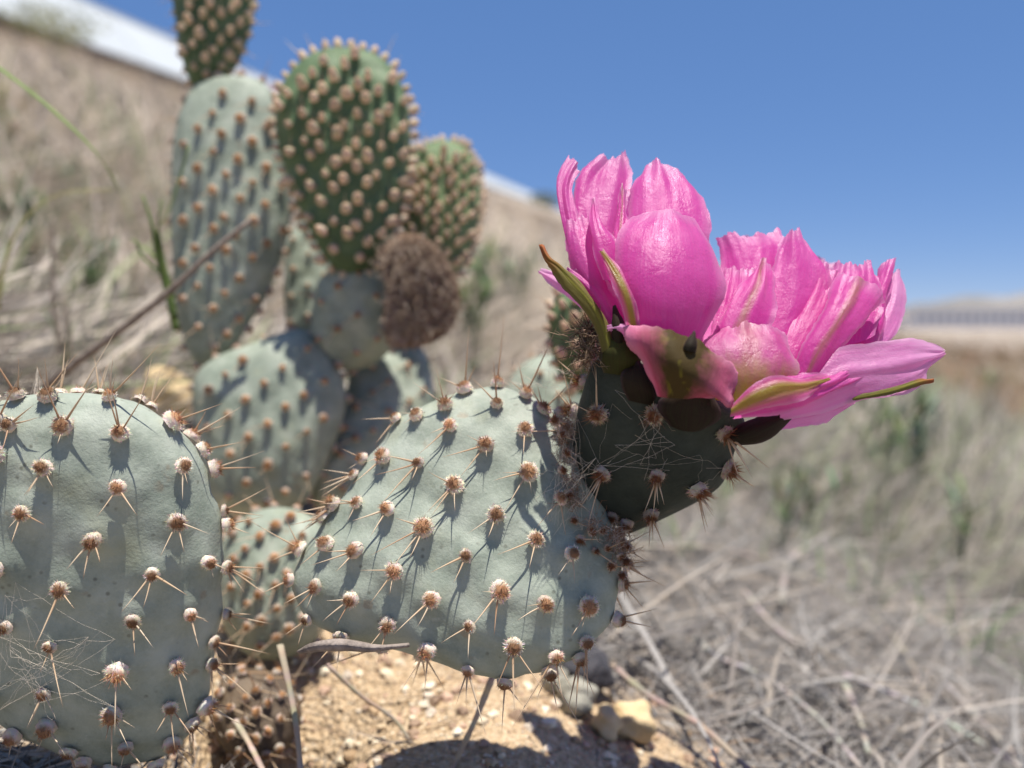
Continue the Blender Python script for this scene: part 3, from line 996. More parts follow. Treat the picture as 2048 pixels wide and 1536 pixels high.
# upper group beside the young pads
pq([(1215, 660), (1172, 560), (1150, 480), (1143, 410), (1152, 352), (1188, 322)], [(1238, 660), (1205, 560), (1193, 470), (1197, 400), (1208, 345), (1226, 311)], [(1262, 660), (1240, 560), (1238, 470), (1258, 390), (1266, 345), (1256, 303)], 'petal', (.21, .218, .23), (.004, .006), seed=1, jag=.0012, ruffle=.0013)
pq([(1200, 650), (1150, 565), (1132, 500), (1117, 430), (1112, 372), (1124, 337), (1138, 314)], [(1215, 650), (1170, 560), (1148, 495), (1132, 425), (1127, 375), (1137, 342), (1148, 322)], [(1236, 650), (1198, 560), (1170, 490), (1152, 420), (1146, 380), (1153, 352), (1162, 342)], 'petal', (.205, .208, .22), (.005, -.001), seed=41, ruffle=.0008, jag=.0007)
pq([(1265, 640), (1256, 540), (1254, 450), (1256, 395), (1262, 372), (1288, 354)], [(1332, 640), (1330, 520), (1330, 430), (1328, 380), (1324, 345), (1318, 322)], [(1405, 640), (1414, 540), (1419, 462), (1413, 412), (1400, 380), (1372, 350)], 'petal', (.206, .212, .226), (.006, .007), seed=2, jag=.0010, ruffle=.0012)
pq([(1222, 680), (1178, 600), (1146, 548), (1132, 500), (1128, 455)], [(1250, 680), (1210, 590), (1180, 530), (1162, 480), (1152, 435)], [(1276, 680), (1246, 600), (1216, 535), (1198, 490), (1186, 450)], 'petal', (.199, .2, .207), (.004, .002), seed=3, ruffle=.0009)
pq([(1206, 560), (1186, 505), (1179, 455), (1184, 400)], [(1226, 560), (1208, 495), (1194, 450), (1186, 397)], [(1250, 555), (1234, 490), (1212, 450), (1188, 400)], 'petal', (.195, .1975, .205), (.003, .003), seed=4, ruffle=.0006, jag=.0003)
pq([(1222, 530), (1226, 470), (1236, 420), (1238, 384)], [(1238, 530), (1240, 470), (1244, 420), (1246, 374)], [(1258, 530), (1256, 470), (1254, 420), (1253, 384)], 'petal_rib', (.198, .2035, .210), (.003, .003), seed=5, ruffle=.0006)
# big cupped front petal
petal('petal', [(1268, 700), (1246, 620), (1228, 560), (1224, 510), (1236, 470), (1268, 432)], [(1330, 705), (1334, 630), (1337, 560), (1338, 500), (1337, 452), (1334, 418)], [(1392, 695), (1428, 638), (1449, 583), (1442, 535), (1429, 484), (1392, 438)], 'petal',
      (.196, .194, .204), (.192, .1875, .2), (.196, .1965, .206), seed=6, ruffle=.0008, jag=.0005)
pq([(1262, 690), (1240, 605), (1216, 550), (1198, 506)], [(1275, 690), (1256, 600), (1232, 545), (1203, 502)], [(1284, 685), (1268, 600), (1243, 545), (1208, 502)], 'petal_halfgreen', (.191, .187, .194), (.002, .002), 'sepal', seed=7, ruffle=.0005, jag=.0004)
# hooked sepal and the pink petals beside it
pq([(1190, 640), (1150, 605), (1112, 580), (1078, 547)], [(1198, 632), (1158, 588), (1118, 564), (1079, 543)], [(1205, 625), (1165, 570), (1125, 548), (1082, 539)], 'petal_lilac', (.208, .212, .217), (.002, .002), seed=8, ruffle=.0005, jag=.0003)
pq([(1225, 670), (1180, 605), (1150, 572), (1126, 550)], [(1242, 668), (1202, 592), (1172, 560), (1146, 540)], [(1262, 668), (1228, 590), (1196, 555), (1170, 540)], 'petal', (.197, .198, .203), (.003, .002), seed=9, ruffle=.0010)
pq([(1206, 710), (1188, 650), (1160, 608), (1128, 574), (1104, 545), (1088, 518), (1083, 494)], [(1222, 705), (1202, 640), (1174, 596), (1144, 564), (1117, 533), (1096, 517), (1084, 493)], [(1232, 700), (1208, 634), (1180, 590), (1154, 560), (1126, 540), (1104, 518), (1085, 494)], 'sepal', (.195, .197, .204), (.003, .002), 'sepal', seed=10, ruffle=.0006, jag=.0006)
# lower group
pq([(1420, 710), (1438, 630), (1445, 565), (1437, 505), (1433, 482)], [(1480, 710), (1500, 615), (1506, 545), (1500, 495), (1492, 468)], [(1548, 710), (1556, 620), (1560, 540), (1566, 500), (1560, 466)], 'petal', (.214, .220, .228), (.005, .005), seed=11, ruffle=.0014, jag=.0011)
pq([(1480, 720), (1510, 640), (1536, 565), (1550, 510), (1570, 476)], [(1550, 720), (1580, 630), (1597, 555), (1602, 505), (1597, 458)], [(1605, 730), (1640, 650), (1658, 585), (1652, 540), (1624, 498)], 'petal', (.204, .210, .218), (.004, .005), seed=12, ruffle=.0012, jag=.0010)
pq([(1555, 720), (1582, 650), (1615, 585), (1640, 535)], [(1582, 735), (1612, 668), (1644, 600), (1660, 535)], [(1612, 750), (1645, 690), (1672, 625), (1682, 560)], 'petal', (.2005, .207, .217), (.003, .003), seed=13, ruffle=.0009)
pq([(1620, 680), (1642, 610), (1652, 560), (1662, 532)], [(1690, 690), (1706, 620), (1718, 565), (1716, 523)], [(1750, 670), (1762, 610), (1766, 575), (1748, 536)], 'petal', (.203, .209, .216), (.004, .004), seed=14, ruffle=.0018, jag=.0012)
pq([(1690, 690), (1715, 630), (1735, 580), (1752, 540)], [(1725, 690), (1752, 620), (1766, 575), (1784, 520)], [(1755, 690), (1772, 625), (1780, 580), (1790, 540)], 'petal', (.207, .213, .221), (.003, .004), seed=42, ruffle=.0012, jag=.0010)
pq([(1715, 720), (1742, 660), (1760, 605), (1780, 550)], [(1742, 712), (1772, 650), (1788, 595), (1792, 540)], [(1766, 700), (1803, 645), (1812, 590), (1800, 548)], 'petal_lilac', (.209, .216, .224), (.002, .004), seed=15, ruffle=.0007)
pq([(1580, 760), (1600, 695), (1630, 640), (1656, 588), (1674, 558)], [(1605, 768), (1636, 705), (1672, 650), (1700, 605), (1724, 556)], [(1632, 775), (1668, 718), (1704, 668), (1742, 632), (1768, 604)], 'petal_rib', (.195, .1965, .204), (.005, .005), seed=16, ruffle=.0009, jag=.0007)
pq([(1590, 780), (1655, 715), (1712, 668), (1748, 640)], [(1615, 785), (1675, 730), (1730, 688), (1760, 660)], [(1640, 790), (1690, 745), (1742, 710), (1768, 685)], 'petal', (.199, .204, .211), (.002, .002), seed=17, ruffle=.0007)
pq([(1405, 720), (1432, 655), (1458, 605), (1488, 562), (1512, 532)], [(1450, 725), (1475, 660), (1500, 602), (1516, 565), (1525, 520)], [(1500, 730), (1530, 670), (1550, 615), (1548, 570), (1532, 530)], 'petal_rib', (.196, .198, .206), (.004, .005), seed=18, ruffle=.0010)
pq([(1395, 720), (1425, 650), (1440, 590), (1447, 550)], [(1430, 725), (1455, 650), (1468, 590), (1476, 535)], [(1470, 725), (1490, 655), (1500, 595), (1505, 545)], 'petal', (.2, .206, .213), (.002, .003), seed=43, ruffle=.0012)
# wide petal reaching out over the valley
pq([(1560, 800), (1625, 745), (1668, 702), (1724, 694), (1757, 684), (1823, 676), (1866, 691), (1884, 706)], [(1560, 820), (1630, 785), (1690, 752), (1740, 742), (1785, 735), (1835, 725), (1868, 715), (1886, 710)], [(1560, 842), (1640, 824), (1710, 803), (1753, 794), (1808, 782), (1846, 762), (1856, 738), (1884, 714)], 'petal_lilac', (.195, .196, .207), (.006, .003), seed=19, ruffle=.0011, jag=.0006)
pq([(1690, 796), (1760, 780), (1800, 770), (1838, 758), (1862, 758)], [(1690, 800), (1760, 786), (1800, 776), (1840, 764), (1866, 760)], [(1690, 804), (1760, 791), (1800, 782), (1842, 771), (1864, 763)], 'sepal', (.1965, .1965, .203), (.0008, .0008), 'sepal', seed=20, ruffle=.0003, jag=.0003)
pq([(1530, 836), (1600, 826), (1660, 812), (1716, 798)], [(1530, 850), (1595, 842), (1650, 828), (1712, 802)], [(1530, 864), (1590, 856), (1640, 846), (1706, 806)], 'petal_lilac', (.199, .201, .206), (.001, .002), seed=21, ruffle=.0006)
# lower front petals with yellow-green keel
pq([(1490, 800), (1550, 752), (1610, 742), (1650, 748), (1684, 722)], [(1480, 818), (1545, 790), (1610, 780), (1660, 768), (1712, 738)], [(1466, 838), (1540, 830), (1614, 812), (1667, 788), (1730, 752)], 'petal', (.188, .189, .197), (.003, .003), seed=22, ruffle=.0012)
petal('petal', [(1430, 800), (1408, 745), (1400, 695), (1437, 655)], [(1490, 805), (1500, 745), (1502, 690), (1496, 650)], [(1556, 800), (1592, 757), (1594, 710), (1560, 664)], 'petal_base', (.192, .193, .199), (.189, .189, .196), (.192, .192, .198), seed=23, ruffle=.0012)
pq([(1462, 812), (1500, 775), (1550, 752), (1600, 758), (1656, 756)], [(1462, 822), (1512, 795), (1562, 777), (1612, 772), (1660, 758)], [(1460, 834), (1530, 820), (1590, 802), (1625, 786), (1664, 760)], 'petal_halfgreen', (.186, .184, .193), (.003, .003), 'sepal', seed=24, ruffle=.0007, jag=.0005)
# bracts and scales
pt('petal', [(1306, 720), (1268, 684), (1238, 668), (1207, 666)], [(1316, 690), (1280, 660), (1246, 646), (1208, 652)], 'petal_lilac', (.193, .193, .197), (.191, .190, .196), (.193, .193, .197), seed=25, ruffle=.0005, jag=.0003)
pt('bract', [(1316, 792), (1298, 748), (1268, 700), (1250, 656)], [(1400, 796), (1436, 800), (1460, 812), (1486, 758)], 'bract', (.191, .188, .190), (.186, .178, .184), (.190, .187, .190),
   c=[(1352, 796), (1358, 745), (1366, 700), (1376, 676)], seed=26, ruffle=.0010, jag=.0008)
pt('bract', [(1366, 700), (1370, 690), (1378, 676), (1387, 664)], [(1390, 705), (1392, 695), (1392, 680), (1389, 664)], 'scale', (.180, .180, .183), (.1785, .179, .1825), (.18, .18, .183), seed=44, ruffle=.0001, jag=.0001)
pt('bract', [(1226, 690), (1224, 660), (1226, 635), (1229, 612)], [(1250, 690), (1252, 665), (1244, 640), (1231, 612)], 'scale', (.196, .195, .197), (.194, .193, .196), (.196, .195, .197), seed=45, ruffle=.0002, jag=.0002)
pt('bract', [(1208, 745), (1198, 715), (1204, 690), (1222, 664)], [(1268, 752), (1279, 725), (1270, 695), (1250, 668)], 'scale_olive', (.2, .198, .2), (.197, .193, .197), (.198, .195, .198), seed=27, ruffle=.0004, jag=.0003)
pt('bract', [(1258, 800), (1243, 770), (1246, 745), (1272, 724)], [(1312, 812), (1308, 780), (1296, 750), (1276, 724)], 'scale', (.198, .195, .196), (.196, .192, .194), (.197, .193, .195), seed=28, ruffle=.0003, jag=.0003)
pt('bract', [(1340, 850), (1318, 815), (1335, 790), (1412, 769)], [(1405, 858), (1440, 835), (1428, 800), (1416, 768)], 'scale', (.195, .191, .19), (.193, .1875, .188), (.195, .191, .19), c=[(1375, 862), (1378, 825), (1385, 795), (1414, 770)], seed=29, ruffle=.0003, jag=.0003)
pt('bract', [(1452, 872), (1480, 850), (1530, 828), (1592, 814)], [(1478, 889), (1520, 886), (1562, 860), (1594, 816)], 'scale', (.2, .199, .201), (.198, .195, .199), (.2, .198, .201), seed=30, ruffle=.0003, jag=.0003)
# the dried fibrous stub on the far rim
fuzz(flower, 'dry_fibres', [P(1172, 690, .214), P(1176, 660, .214), P(1180, 705, .212)], 160, .008, [(.20, .14, .09), (.35, .25, .17)], M['tuft'], .00014, .0012, 3)
fuzz(flower, 'joint_wool', [P(1130, 850, 0.227), P(1122, 880, 0.227), P(1128, 915, 0.227), P(1140, 960, 0.226), P(1150, 1000, 0.226), P(1190, 1048, 0.223), P(1225, 1070, 0.223), P(1245, 1085, 0.225), P(1250, 1105, 0.227)], 900, .0035, [(.42, .33, .26), (.30, .16, .09), (.5, .42, .37)], M['tuft'], .00007, .0014, 4)
for px, py in [(1112, 842), (1130, 905), (1235, 1065), (1255, 1090), (1205, 1062), (1240, 1110), (1122, 940), (1135, 985), (1150, 1040), (1180, 1062), (1160, 1075), (1215, 1095), (1250, 1125), (1225, 1130), (1190, 1100), (1120, 870), (1245, 1150)]:
    add_areole(flower, P(px, py, .226), (rnd.uniform(-.4, .6), -.8, rnd.uniform(-.4, .4)), .0021, TUFT_BUD, [(rnd.uniform(-80, 40), .4, .005)])

# low pad behind, same plant
OUT_M = [(440, 1110), (465, 1055), (515, 1022), (570, 1015), (620, 1032), (655, 1070), (670, 1130), (665, 1210), (640, 1270), (590, 1310), (520, 1318), (475, 1290), (445, 1240), (436, 1170)]
def back_pad(root, outline, depth, nrm, thick, mat, sx, sy, meshes, rad, seed, bump=.0009, spine=None, tilt=.25, rim=None, lab=None, jit=3, rimskip=None, shrink=.9, bumpr=1.7):
    nrm = (nrm[0], nrm[1], nrm[2] + .085)
    lat = lattice(outline, sx, sy, jit, seed, tilt, shrink)
    tmp = make_pad(None, outline, depth, nrm, thick, mat, seed=seed)
    hits = [pad_hit(tmp, *q) for q in lat]
    bpy.data.objects.remove(tmp.o)
    pd = make_pad(root, outline, depth, nrm, thick, mat, [(l, rad * bumpr, n) for l, n in hits], bump, seed=seed, lab=lab)
    for l, n in hits:
        sp = []
        if spine:
            for (a, ln, pr) in spine:
                if rnd.random() < pr: sp.append((a + rnd.uniform(-18, 18), rnd.uniform(.4, .9), ln * rnd.uniform(.7, 1.2)))
        add_areole(pd.o, l + n * bump * .9, n, rad, meshes, sp, .42 if meshes is TUFT_YOUNG else .3)
    if rim:
        for i in rim_points(pd, rim, seed, rimskip or (lambda a, b: False)):
            p, o = rim_dir(pd, i)
            a = ang_of(o)
            sp = [(a + rnd.uniform(-30, 30), .2, (spine[0][1] if spine else .005) * rnd.uniform(.7, 1.3))] if rnd.random() < .7 else []
            add_areole(pd.o, p, o - pd.n * rnd.uniform(-.3, .3), rad, meshes, sp)
    return pd
back_pad(plantB, OUT_M, .335, (.02, -1, .16), .030, M['padback'], 54, 52, TUFT_OLD, .0032, 21, spine=[(-140, .010, .8), (-95, .008, .5)], rim=40, lab='low pad in the sun behind the broad pad')

OUT_Q = [(432, 1392), (460, 1350), (510, 1338), (560, 1352), (596, 1395), (600, 1450), (570, 1500), (510, 1520), (455, 1500), (430, 1450)]
back_pad(plantB, OUT_Q, .300, (.0, -1, .35), .026, M['dead'], 46, 46, TUFT_OLD, .0028, 35, spine=[(60, .010, .8), (-20, .009, .8), (130, .009, .6)], rim=34, lab='dark brown pad added to stand in for the shaded gap between the pads')  # spiny pad added here, dark in place of the shaded gap

# ================================================================== tall cactus behind
plantC = thing('tall_prickly_pear', 'tall prickly pear clump with bright green young pads and one withered brown pad', 'cactus', P(540, 1015, .40))
SPB = [(-140, .011, .35), (-105, .008, .3)]
OUT_L = [(690, 790), (705, 735), (760, 700), (820, 688), (850, 705), (864, 760), (868, 830), (850, 890), (790, 950), (730, 1000), (680, 1022), (630, 1010), (622, 965), (650, 890)]
back_pad(plantC, OUT_L, .420, (.12, -1, .32), .030, M['padback'], 66, 66, TUFT_OLD, .0028, 22, spine=SPB, rim=60)
OUT_E = [(580, 470), (610, 440), (645, 450), (665, 500), (665, 600), (650, 680), (615, 705), (580, 680), (572, 600), (572, 520)]
back_pad(plantC, OUT_E, .455, (-.12, -1, .12), .024, M['padback'], 60, 56, TUFT_OLD, .0026, 23, rim=36)
OUT_K = [(398, 745), (440, 712), (500, 690), (560, 668), (610, 660), (640, 690), (676, 735), (692, 790), (682, 850), (655, 920), (625, 980), (590, 1020), (500, 1035), (430, 1015), (402, 940), (394, 860), (388, 790)]
back_pad(plantC, OUT_K, .396, (.02, -1, .12), .036, M['padback'], 76, 78, TUFT_OLD, .0033, 24, spine=SPB, rim=48)
OUT_D = [(398, 168), (450, 153), (510, 158), (546, 188), (562, 245), (576, 330), (580, 420), (566, 500), (540, 570), (508, 630), (470, 690), (430, 722), (396, 728), (374, 690), (358, 620), (350, 520), (346, 420), (348, 320), (358, 250), (376, 200)]
back_pad(plantC, OUT_D, .418, (-.10, -1, .06), .030, M['padback'], 54, 78, TUFT_OLD, .0036, 25, spine=[(-125, .008, .45), (170, .006, .2)], rim=38)
OUT_H = [(640, 560), (690, 520), (745, 510), (790, 530), (805, 590), (800, 650), (780, 700), (745, 730), (700, 740), (660, 728), (632, 695), (622, 650), (628, 600)]
back_pad(plantC, OUT_H, .402, (.05, -1, -.22), .030, M['padback'], 76, 74, TUFT_OLD, .0028, 26, spine=[(-140, .010, .7)], rim=46)
# young top pads
YS = [(80, .007, .6), (110, .005, .3)]
OUT_J = [(798, 370), (818, 318), (855, 290), (895, 284), (930, 298), (953, 335), (961, 390), (955, 450), (940, 500), (915, 545), (875, 560), (835, 530), (805, 480), (795, 430)]
back_pad(plantC, OUT_J, .430, (.06, -1, .14), .030, M['lime'], 29, 33, TUFT_YOUNG, .0029, 27, bump=.0012, rim=13, jit=2.5, lab='light green young pad crowded with cream bumps')
OUT_G = [(553, 235), (560, 190), (580, 150), (615, 116), (660, 98), (710, 98), (755, 112), (790, 145), (810, 190), (820, 240), (820, 300), (813, 360), (798, 430), (778, 490), (745, 535), (700, 548), (658, 525), (628, 475), (600, 420), (578, 360), (560, 300)]
back_pad(plantC, OUT_G, .390, (.02, -1, .03), .034, M['green'], 41, 55, TUFT_YOUNG, .0032, 28, bump=.0024, spine=YS, rim=17, jit=3, tilt=.3, lab='bright green young pad with cream bumps in rows')
OUT_F = [(372, 130), (360, 60), (352, -30), (366, -110), (420, -150), (476, -120), (503, -40), (503, 20), (490, 75), (468, 125), (440, 162), (410, 180), (388, 172)]
back_pad(plantC, OUT_F, .436, (-.15, -1, .05), .034, M['green'], 33, 44, TUFT_YOUNG, .0030, 29, bump=.0016, spine=YS, rim=24, jit=3.5, tilt=.35, lab='narrow green young pad on top of the tall grey pad')

# withered brown pad: a thin disc matted with dead fibres
def withered():
    out = [(756, 500), (812, 466), (868, 488), (905, 540), (921, 600), (906, 652), (868, 684), (820, 697), (776, 690), (764, 640), (772, 580), (764, 535)]
    pd = make_pad(plantC, out, .383, (.25, -1, -.02), .014, m_simple('withered_skin', [(.3, (.10, .06, .035)), (.7, (.24, .15, .09))], 220, .95, .8, 500, .002), name='withered_pad', seed=30, lab='withered brown pad matted with dead fibres')
    r = np.random.default_rng(9)
    V, F, C = [], [], []
    for k in range(2200):
        i = r.integers(96); rr = math.sqrt(r.random())
        p = pd.c + (pd.pts[i] - pd.c) * (rr * 1.02) - Vector((0, 1, 0)) * 0
        loc, n, _, _ = pd.bvh.find_nearest(p + pd.n * .02)
        d = Vector(r.normal(0, 1, 3)); d = d - n * d.dot(n) * .55 + n * .3 + (loc - pd.c) * 9
        d.normalize(); ln = r.uniform(.004, .012)
        v, f = tube_geo([loc, loc + d * ln * .5 + n * .0007, loc + d * ln], [.00024, .0002, .00008], 3, caps=False)
        i0 = len(V); V += v; F += [tuple(q + i0 for q in ff) for ff in f]
        col = [(.36, .27, .19), (.50, .39, .29), (.20, .14, .10), (.60, .49, .38)][r.integers(4)]
        C += [col] * len(v)
    o = obj_from('dead_fibres', V, F, M['withered'], pd.o, pd.c, cols=C); o['kind'] = 'stuff'
withered()

# ================================================================== cactus behind the flower
plantD = thing('small_prickly_pear', 'small prickly pear half hidden behind the flower bud', 'cactus', P(1100, 900, .40))
OUT_O = [(1000, 830), (1020, 760), (1055, 722), (1100, 712), (1145, 735), (1170, 790), (1165, 860), (1120, 910), (1050, 915), (1010, 880)]
back_pad(plantD, OUT_O, .400, (0, -1, .22), .026, M['padback'], 70, 64, TUFT_OLD, .0026, 33, rim=40)
OUT_N = [(1100, 640), (1118, 590), (1160, 560), (1210, 570), (1245, 620), (1248, 690), (1220, 760), (1170, 790), (1130, 760), (1108, 705)]
back_pad(plantD, OUT_N, .360, (.35, -1, -.12), .030, M['green'], 44, 42, TUFT_YOUNG, .0032, 34, spine=[(170, .006, .4)], rim=28)

# ================================================================== stones, gravel
def stone(px, py, w, h, d, mat, label, name='stone', lift=.35):
    t = d or ground_hit(px, py + h * .5)
    c = P(px, py, t)
    rx, rz = w / 2 / FPX * t, h / 2 / FPX * t
    V, F = [], []
    r = np.random.default_rng(int(px * 7 + py)); ph = r.uniform(0, 6.28, 6)
    nl, nt = 28, 16
    for i in range(nt + 1):
        th = math.pi * i / nt
        for k in range(nl):
            q = sph(th, 2 * math.pi * k / nl)
            w_ = 1 + .10 * math.sin(q[0] * 4 + ph[0]) + .09 * math.sin(q[1] * 5 + ph[1] + q[2] * 3) + .07 * math.sin(q[2] * 6 + ph[2] + q[0] * 4)
            q = np.sign(q) * np.abs(q) ** .82
            V.append(c + Vector((q[0] * rx * w_, q[1] * (rx + rz) * .5 * w_, q[2] * rz * w_)))
    for i in range(nt):
        for k in range(nl):
            F.append((i * nl + k, (i + 1) * nl + k, (i + 1) * nl + (k + 1) % nl, i * nl + (k + 1) % nl))
    o = obj_from(name, V, F, M[mat], None, c)
    tag(o, label, 'stone')
stone(1152, 1392, 84, 66, None, 'stone_grey', 'grey-green stone lying on the sand below the flowering pad')
stone(1266, 1442, 84, 74, None, 'stone_tan', 'tan stone at the edge of the sand beside the straw')
stone(1170, 1345, 120, 80, None, 'stone_dark', 'dark slate stone in shade under the flowering pad')
stone(1110, 1360, 60, 45, None, 'stone_grey', 'small grey stone wedged against the dark slate stone')
stone(335, 800, 120, 110, None, 'stone_tan', 'rounded tan stone beside the tall cactus clump')
stone(1215, 1445, 60, 60, None, 'stone_tan', 'small brownish stone touching the tan stone')

def gravel():
    r = np.random.default_rng(8)
    n = 9000
    X = r.uniform(-.30, .16, n); Y = r.uniform(.19, .46, n)
    keep = sand_mask(X, Y) > r.uniform(.15, .8, n)
    X, Y = X[keep], Y[keep]
    Z = G(X, Y)
    S = .0005 + .0024 * r.random(len(X)) ** 5
    ico = np.array([(0, 0, 1)] + [(math.cos(a) * .9, math.sin(a) * .9, .45) for a in np.arange(6) * math.pi / 3] + [(math.cos(a + .5) * .95, math.sin(a + .5) * .95, -.4) for a in np.arange(6) * math.pi / 3])
    fc = [(0, 1 + k, 1 + (k + 1) % 6) for k in range(6)] + [(1 + k, 7 + k, 1 + (k + 1) % 6) for k in range(6)] + [(1 + (k + 1) % 6, 7 + k, 7 + (k + 1) % 6) for k in range(6)]
    V, F, C = [], [], []
    pal = np.array([(.58, .44, .28), (.74, .62, .44), (.46, .32, .19), (.66, .56, .44), (.36, .25, .17), (.56, .38, .27), (.82, .72, .54)])
    for i in range(len(X)):
        q = ico * (1 + r.uniform(-.45, .45, ico.shape)) * S[i] * np.array([1, 1, .75])
        V += [(X[i] + a, Y[i] + b, Z[i] + c + S[i] * .3) for a, b, c in q]
        F += [tuple(k + 13 * i for k in f) for f in fc]
        c = pal[r.integers(len(pal))] * r.uniform(.8, 1.15)
        C += [tuple(c)] * 13
    o = obj_from('gravel', V, F, mat_col('sandy_gravel', .9, 0, 500), None, smooth=False, cols=C)
    tag(o, 'coarse orange-tan sand and gravel under the cactus', 'gravel', kind='stuff')
gravel()

# ================================================================== dry straw litter and grass
def blades(name, label, cat, X, Y, length, width, elev, pal, mat, bend=.5, seg=3, zoff=0.0, seed=0, base_col=None):
    r = np.random.default_rng(seed)
    n = len(X)
    az = r.uniform(0, 2 * math.pi, n)
    ce, se = np.cos(elev), np.sin(elev)
    D = np.stack([np.cos(az) * ce, np.sin(az) * ce, se], 1)
    base = np.stack([X, Y, G(X, Y) + zoff], 1)
    side = np.stack([-np.sin(az), np.cos(az), r.normal(0, .4, n)], 1)
    side /= np.linalg.norm(side, axis=1, keepdims=True)
    bd = r.normal(0, bend, (n, 3)); bd[:, 2] = -np.abs(bd[:, 2]) * np.clip(se * 2, 0, 1) + (1 - np.clip(se * 2, 0, 1)) * np.abs(bd[:, 2]) * .2
    V = np.zeros((n, (seg + 1) * 2, 3))
    for s in range(seg + 1):
        t = s / seg
        p = base + D * (length * t)[:, None] + bd * (length * t * t * .5)[:, None]
        gz = G(p[:, 0], p[:, 1]) + .0004
        p[:, 2] = np.maximum(p[:, 2], gz)
        w = width * (1 - .75 * t ** 1.5) * .5
        V[:, 2 * s] = p - side * w[:, None]; V[:, 2 * s + 1] = p + side * w[:, None]
    nv = (seg + 1) * 2
    off = (np.arange(n) * nv)[:, None]
    F = np.concatenate([off + np.array([[2 * s, 2 * s + 1, 2 * s + 3, 2 * s + 2]]) for s in range(seg)], 1).reshape(-1, 4)
    pal = np.array(pal)
    col = pal[r.integers(len(pal), size=n)] * r.uniform(.75, 1.25, (n, 1))
    C = np.ones((n, nv, 4), np.float32); C[:, :, :3] = np.clip(col, 0, 1)[:, None, :]
    me = bpy.data.meshes.new(name)
    me.vertices.add(n * nv); me.vertices.foreach_set('co', V.astype(np.float32).ravel())
    me.loops.add(F.size); me.loops.foreach_set('vertex_index', F.astype(np.int32).ravel())
    me.polygons.add(len(F)); me.polygons.foreach_set('loop_start', np.arange(0, F.size, 4, dtype=np.int32))
    me.update(calc_edges=True)
    a = me.color_attributes.new('Col', 'FLOAT_COLOR', 'POINT'); a.data.foreach_set('color', C.ravel())
    me.materials.append(mat)
    o = bpy.data.objects.new(name, me); COL.objects.link(o)
    tag(o, label, cat, kind='stuff')
    return o

def polar(n, r0, r1, a0, a1, seed):
    r = np.random.default_rng(seed)
    R_ = np.exp(r.uniform(math.log(r0), math.log(r1), n)); A = np.radians(r.uniform(a0, a1, n))
    return np.sin(A) * R_, np.cos(A) * R_, r

GREY = [(.235, .217, .20), (.185, .17, .156), (.30, .282, .26), (.14, .127, .116), (.26, .23, .203), (.34, .32, .295)]
TAN = [(.66, .55, .43), (.58, .48, .38), (.72, .62, .50), (.50, .41, .33), (.64, .52, .42), (.60, .50, .34)]
X, Y, r = polar(52000, .24, 3.2, -46, 44, 1)
kp = r.random(len(X)) > sand_mask(X, Y) * 1.6
X, Y = X[kp], Y[kp]; n = len(X); dist = np.hypot(X, Y)
blades('dry_straw', 'grey tangled dry straw litter covering the slope', 'straw', X, Y, r.uniform(.012, .06, n) * np.clip(dist * 1.4, .6, 2.2), r.uniform(.0004, .0022, n) * np.clip(dist * 1.3, .7, 2.5), np.abs(r.normal(.12, .25, n)), GREY, M['straw'], .45, 3, .001, 1)
X, Y, r = polar(1700, .30, 2.6, -20, 44, 2)
kp = r.random(len(X)) > sand_mask(X, Y) * 3
X, Y = X[kp], Y[kp]; n = len(X); dist = np.hypot(X, Y)
blades('loose_straw', 'broader pale dry grass leaves strewn over the litter', 'straw', X, Y, r.uniform(.04, .11, n), r.uniform(.0014, .0036, n), np.abs(r.normal(.3, .3, n)), GREY + [(.30, .26, .215), (.34, .30, .26)], M['straw'], .5, 5, .004, 2)
r = np.random.default_rng(61); n = 420
X, Y = r.uniform(-.24, -.09, n), r.uniform(.225, .31, n)
blades('straw_scraps', 'pale straw scraps on the ground under the cobwebbed broad pad', 'straw', X, Y, r.uniform(.01, .035, n), r.uniform(.0006, .0018, n), np.abs(r.normal(.3, .3, n)), TAN, M['straw'], .4, 3, .001, 61)
r = np.random.default_rng(63); n = 420
X, Y = r.uniform(-.16, .10, n), r.uniform(.23, .40, n)
blades('plant_scraps', 'brown plant scraps and fallen spines scattered over the sand', 'litter', X, Y, r.uniform(.004, .022, n), r.uniform(.0003, .0009, n), np.abs(r.normal(.1, .2, n)), [(.30, .22, .15), (.20, .15, .11), (.42, .33, .24), (.12, .09, .07)], M['straw'], .4, 3, .001, 63)
X, Y, r = polar(3600, .5, 6, -46, -2, 62); n = len(X); dist = np.hypot(X, Y)
blades('pale_straw', 'pale broad dry leaves on the high side of the slope', 'straw', X, Y, r.uniform(.05, .17, n) * np.clip(dist, .8, 2), r.uniform(.002, .006, n) * np.clip(dist, .8, 2), np.clip(r.normal(.6, .45, n), .05, 1.5), [(.46, .40, .34), (.30, .26, .22), (.58, .50, .42), (.18, .15, .13), (.40, .35, .31), (.52, .45, .36), (.24, .28, .14)], M['straw'], .4, 5, .004, 62)
X, Y, r = polar(15000, 1.0, 70, 4, 46, 33); n = len(X); dist = np.hypot(X, Y)
blades('valley_grass', 'grey dry grass standing below the flower towards the valley', 'grass', X, Y, r.uniform(.05, .16, n) * np.clip(dist ** .5, .8, 3.5), r.uniform(.0015, .004, n) * np.clip(dist ** .75, 1, 14), np.clip(r.normal(1.0, .35, n), .2, 1.5), [(.40, .355, .30), (.46, .40, .33), (.30, .27, .235), (.42, .38, .33), (.34, .30, .22), (.32, .36, .2)], M['straw'], .5, 3, 0, 33)
X, Y, r = polar(27000, 1.0, 70, -48, 6, 3); n = len(X); dist = np.hypot(X, Y)
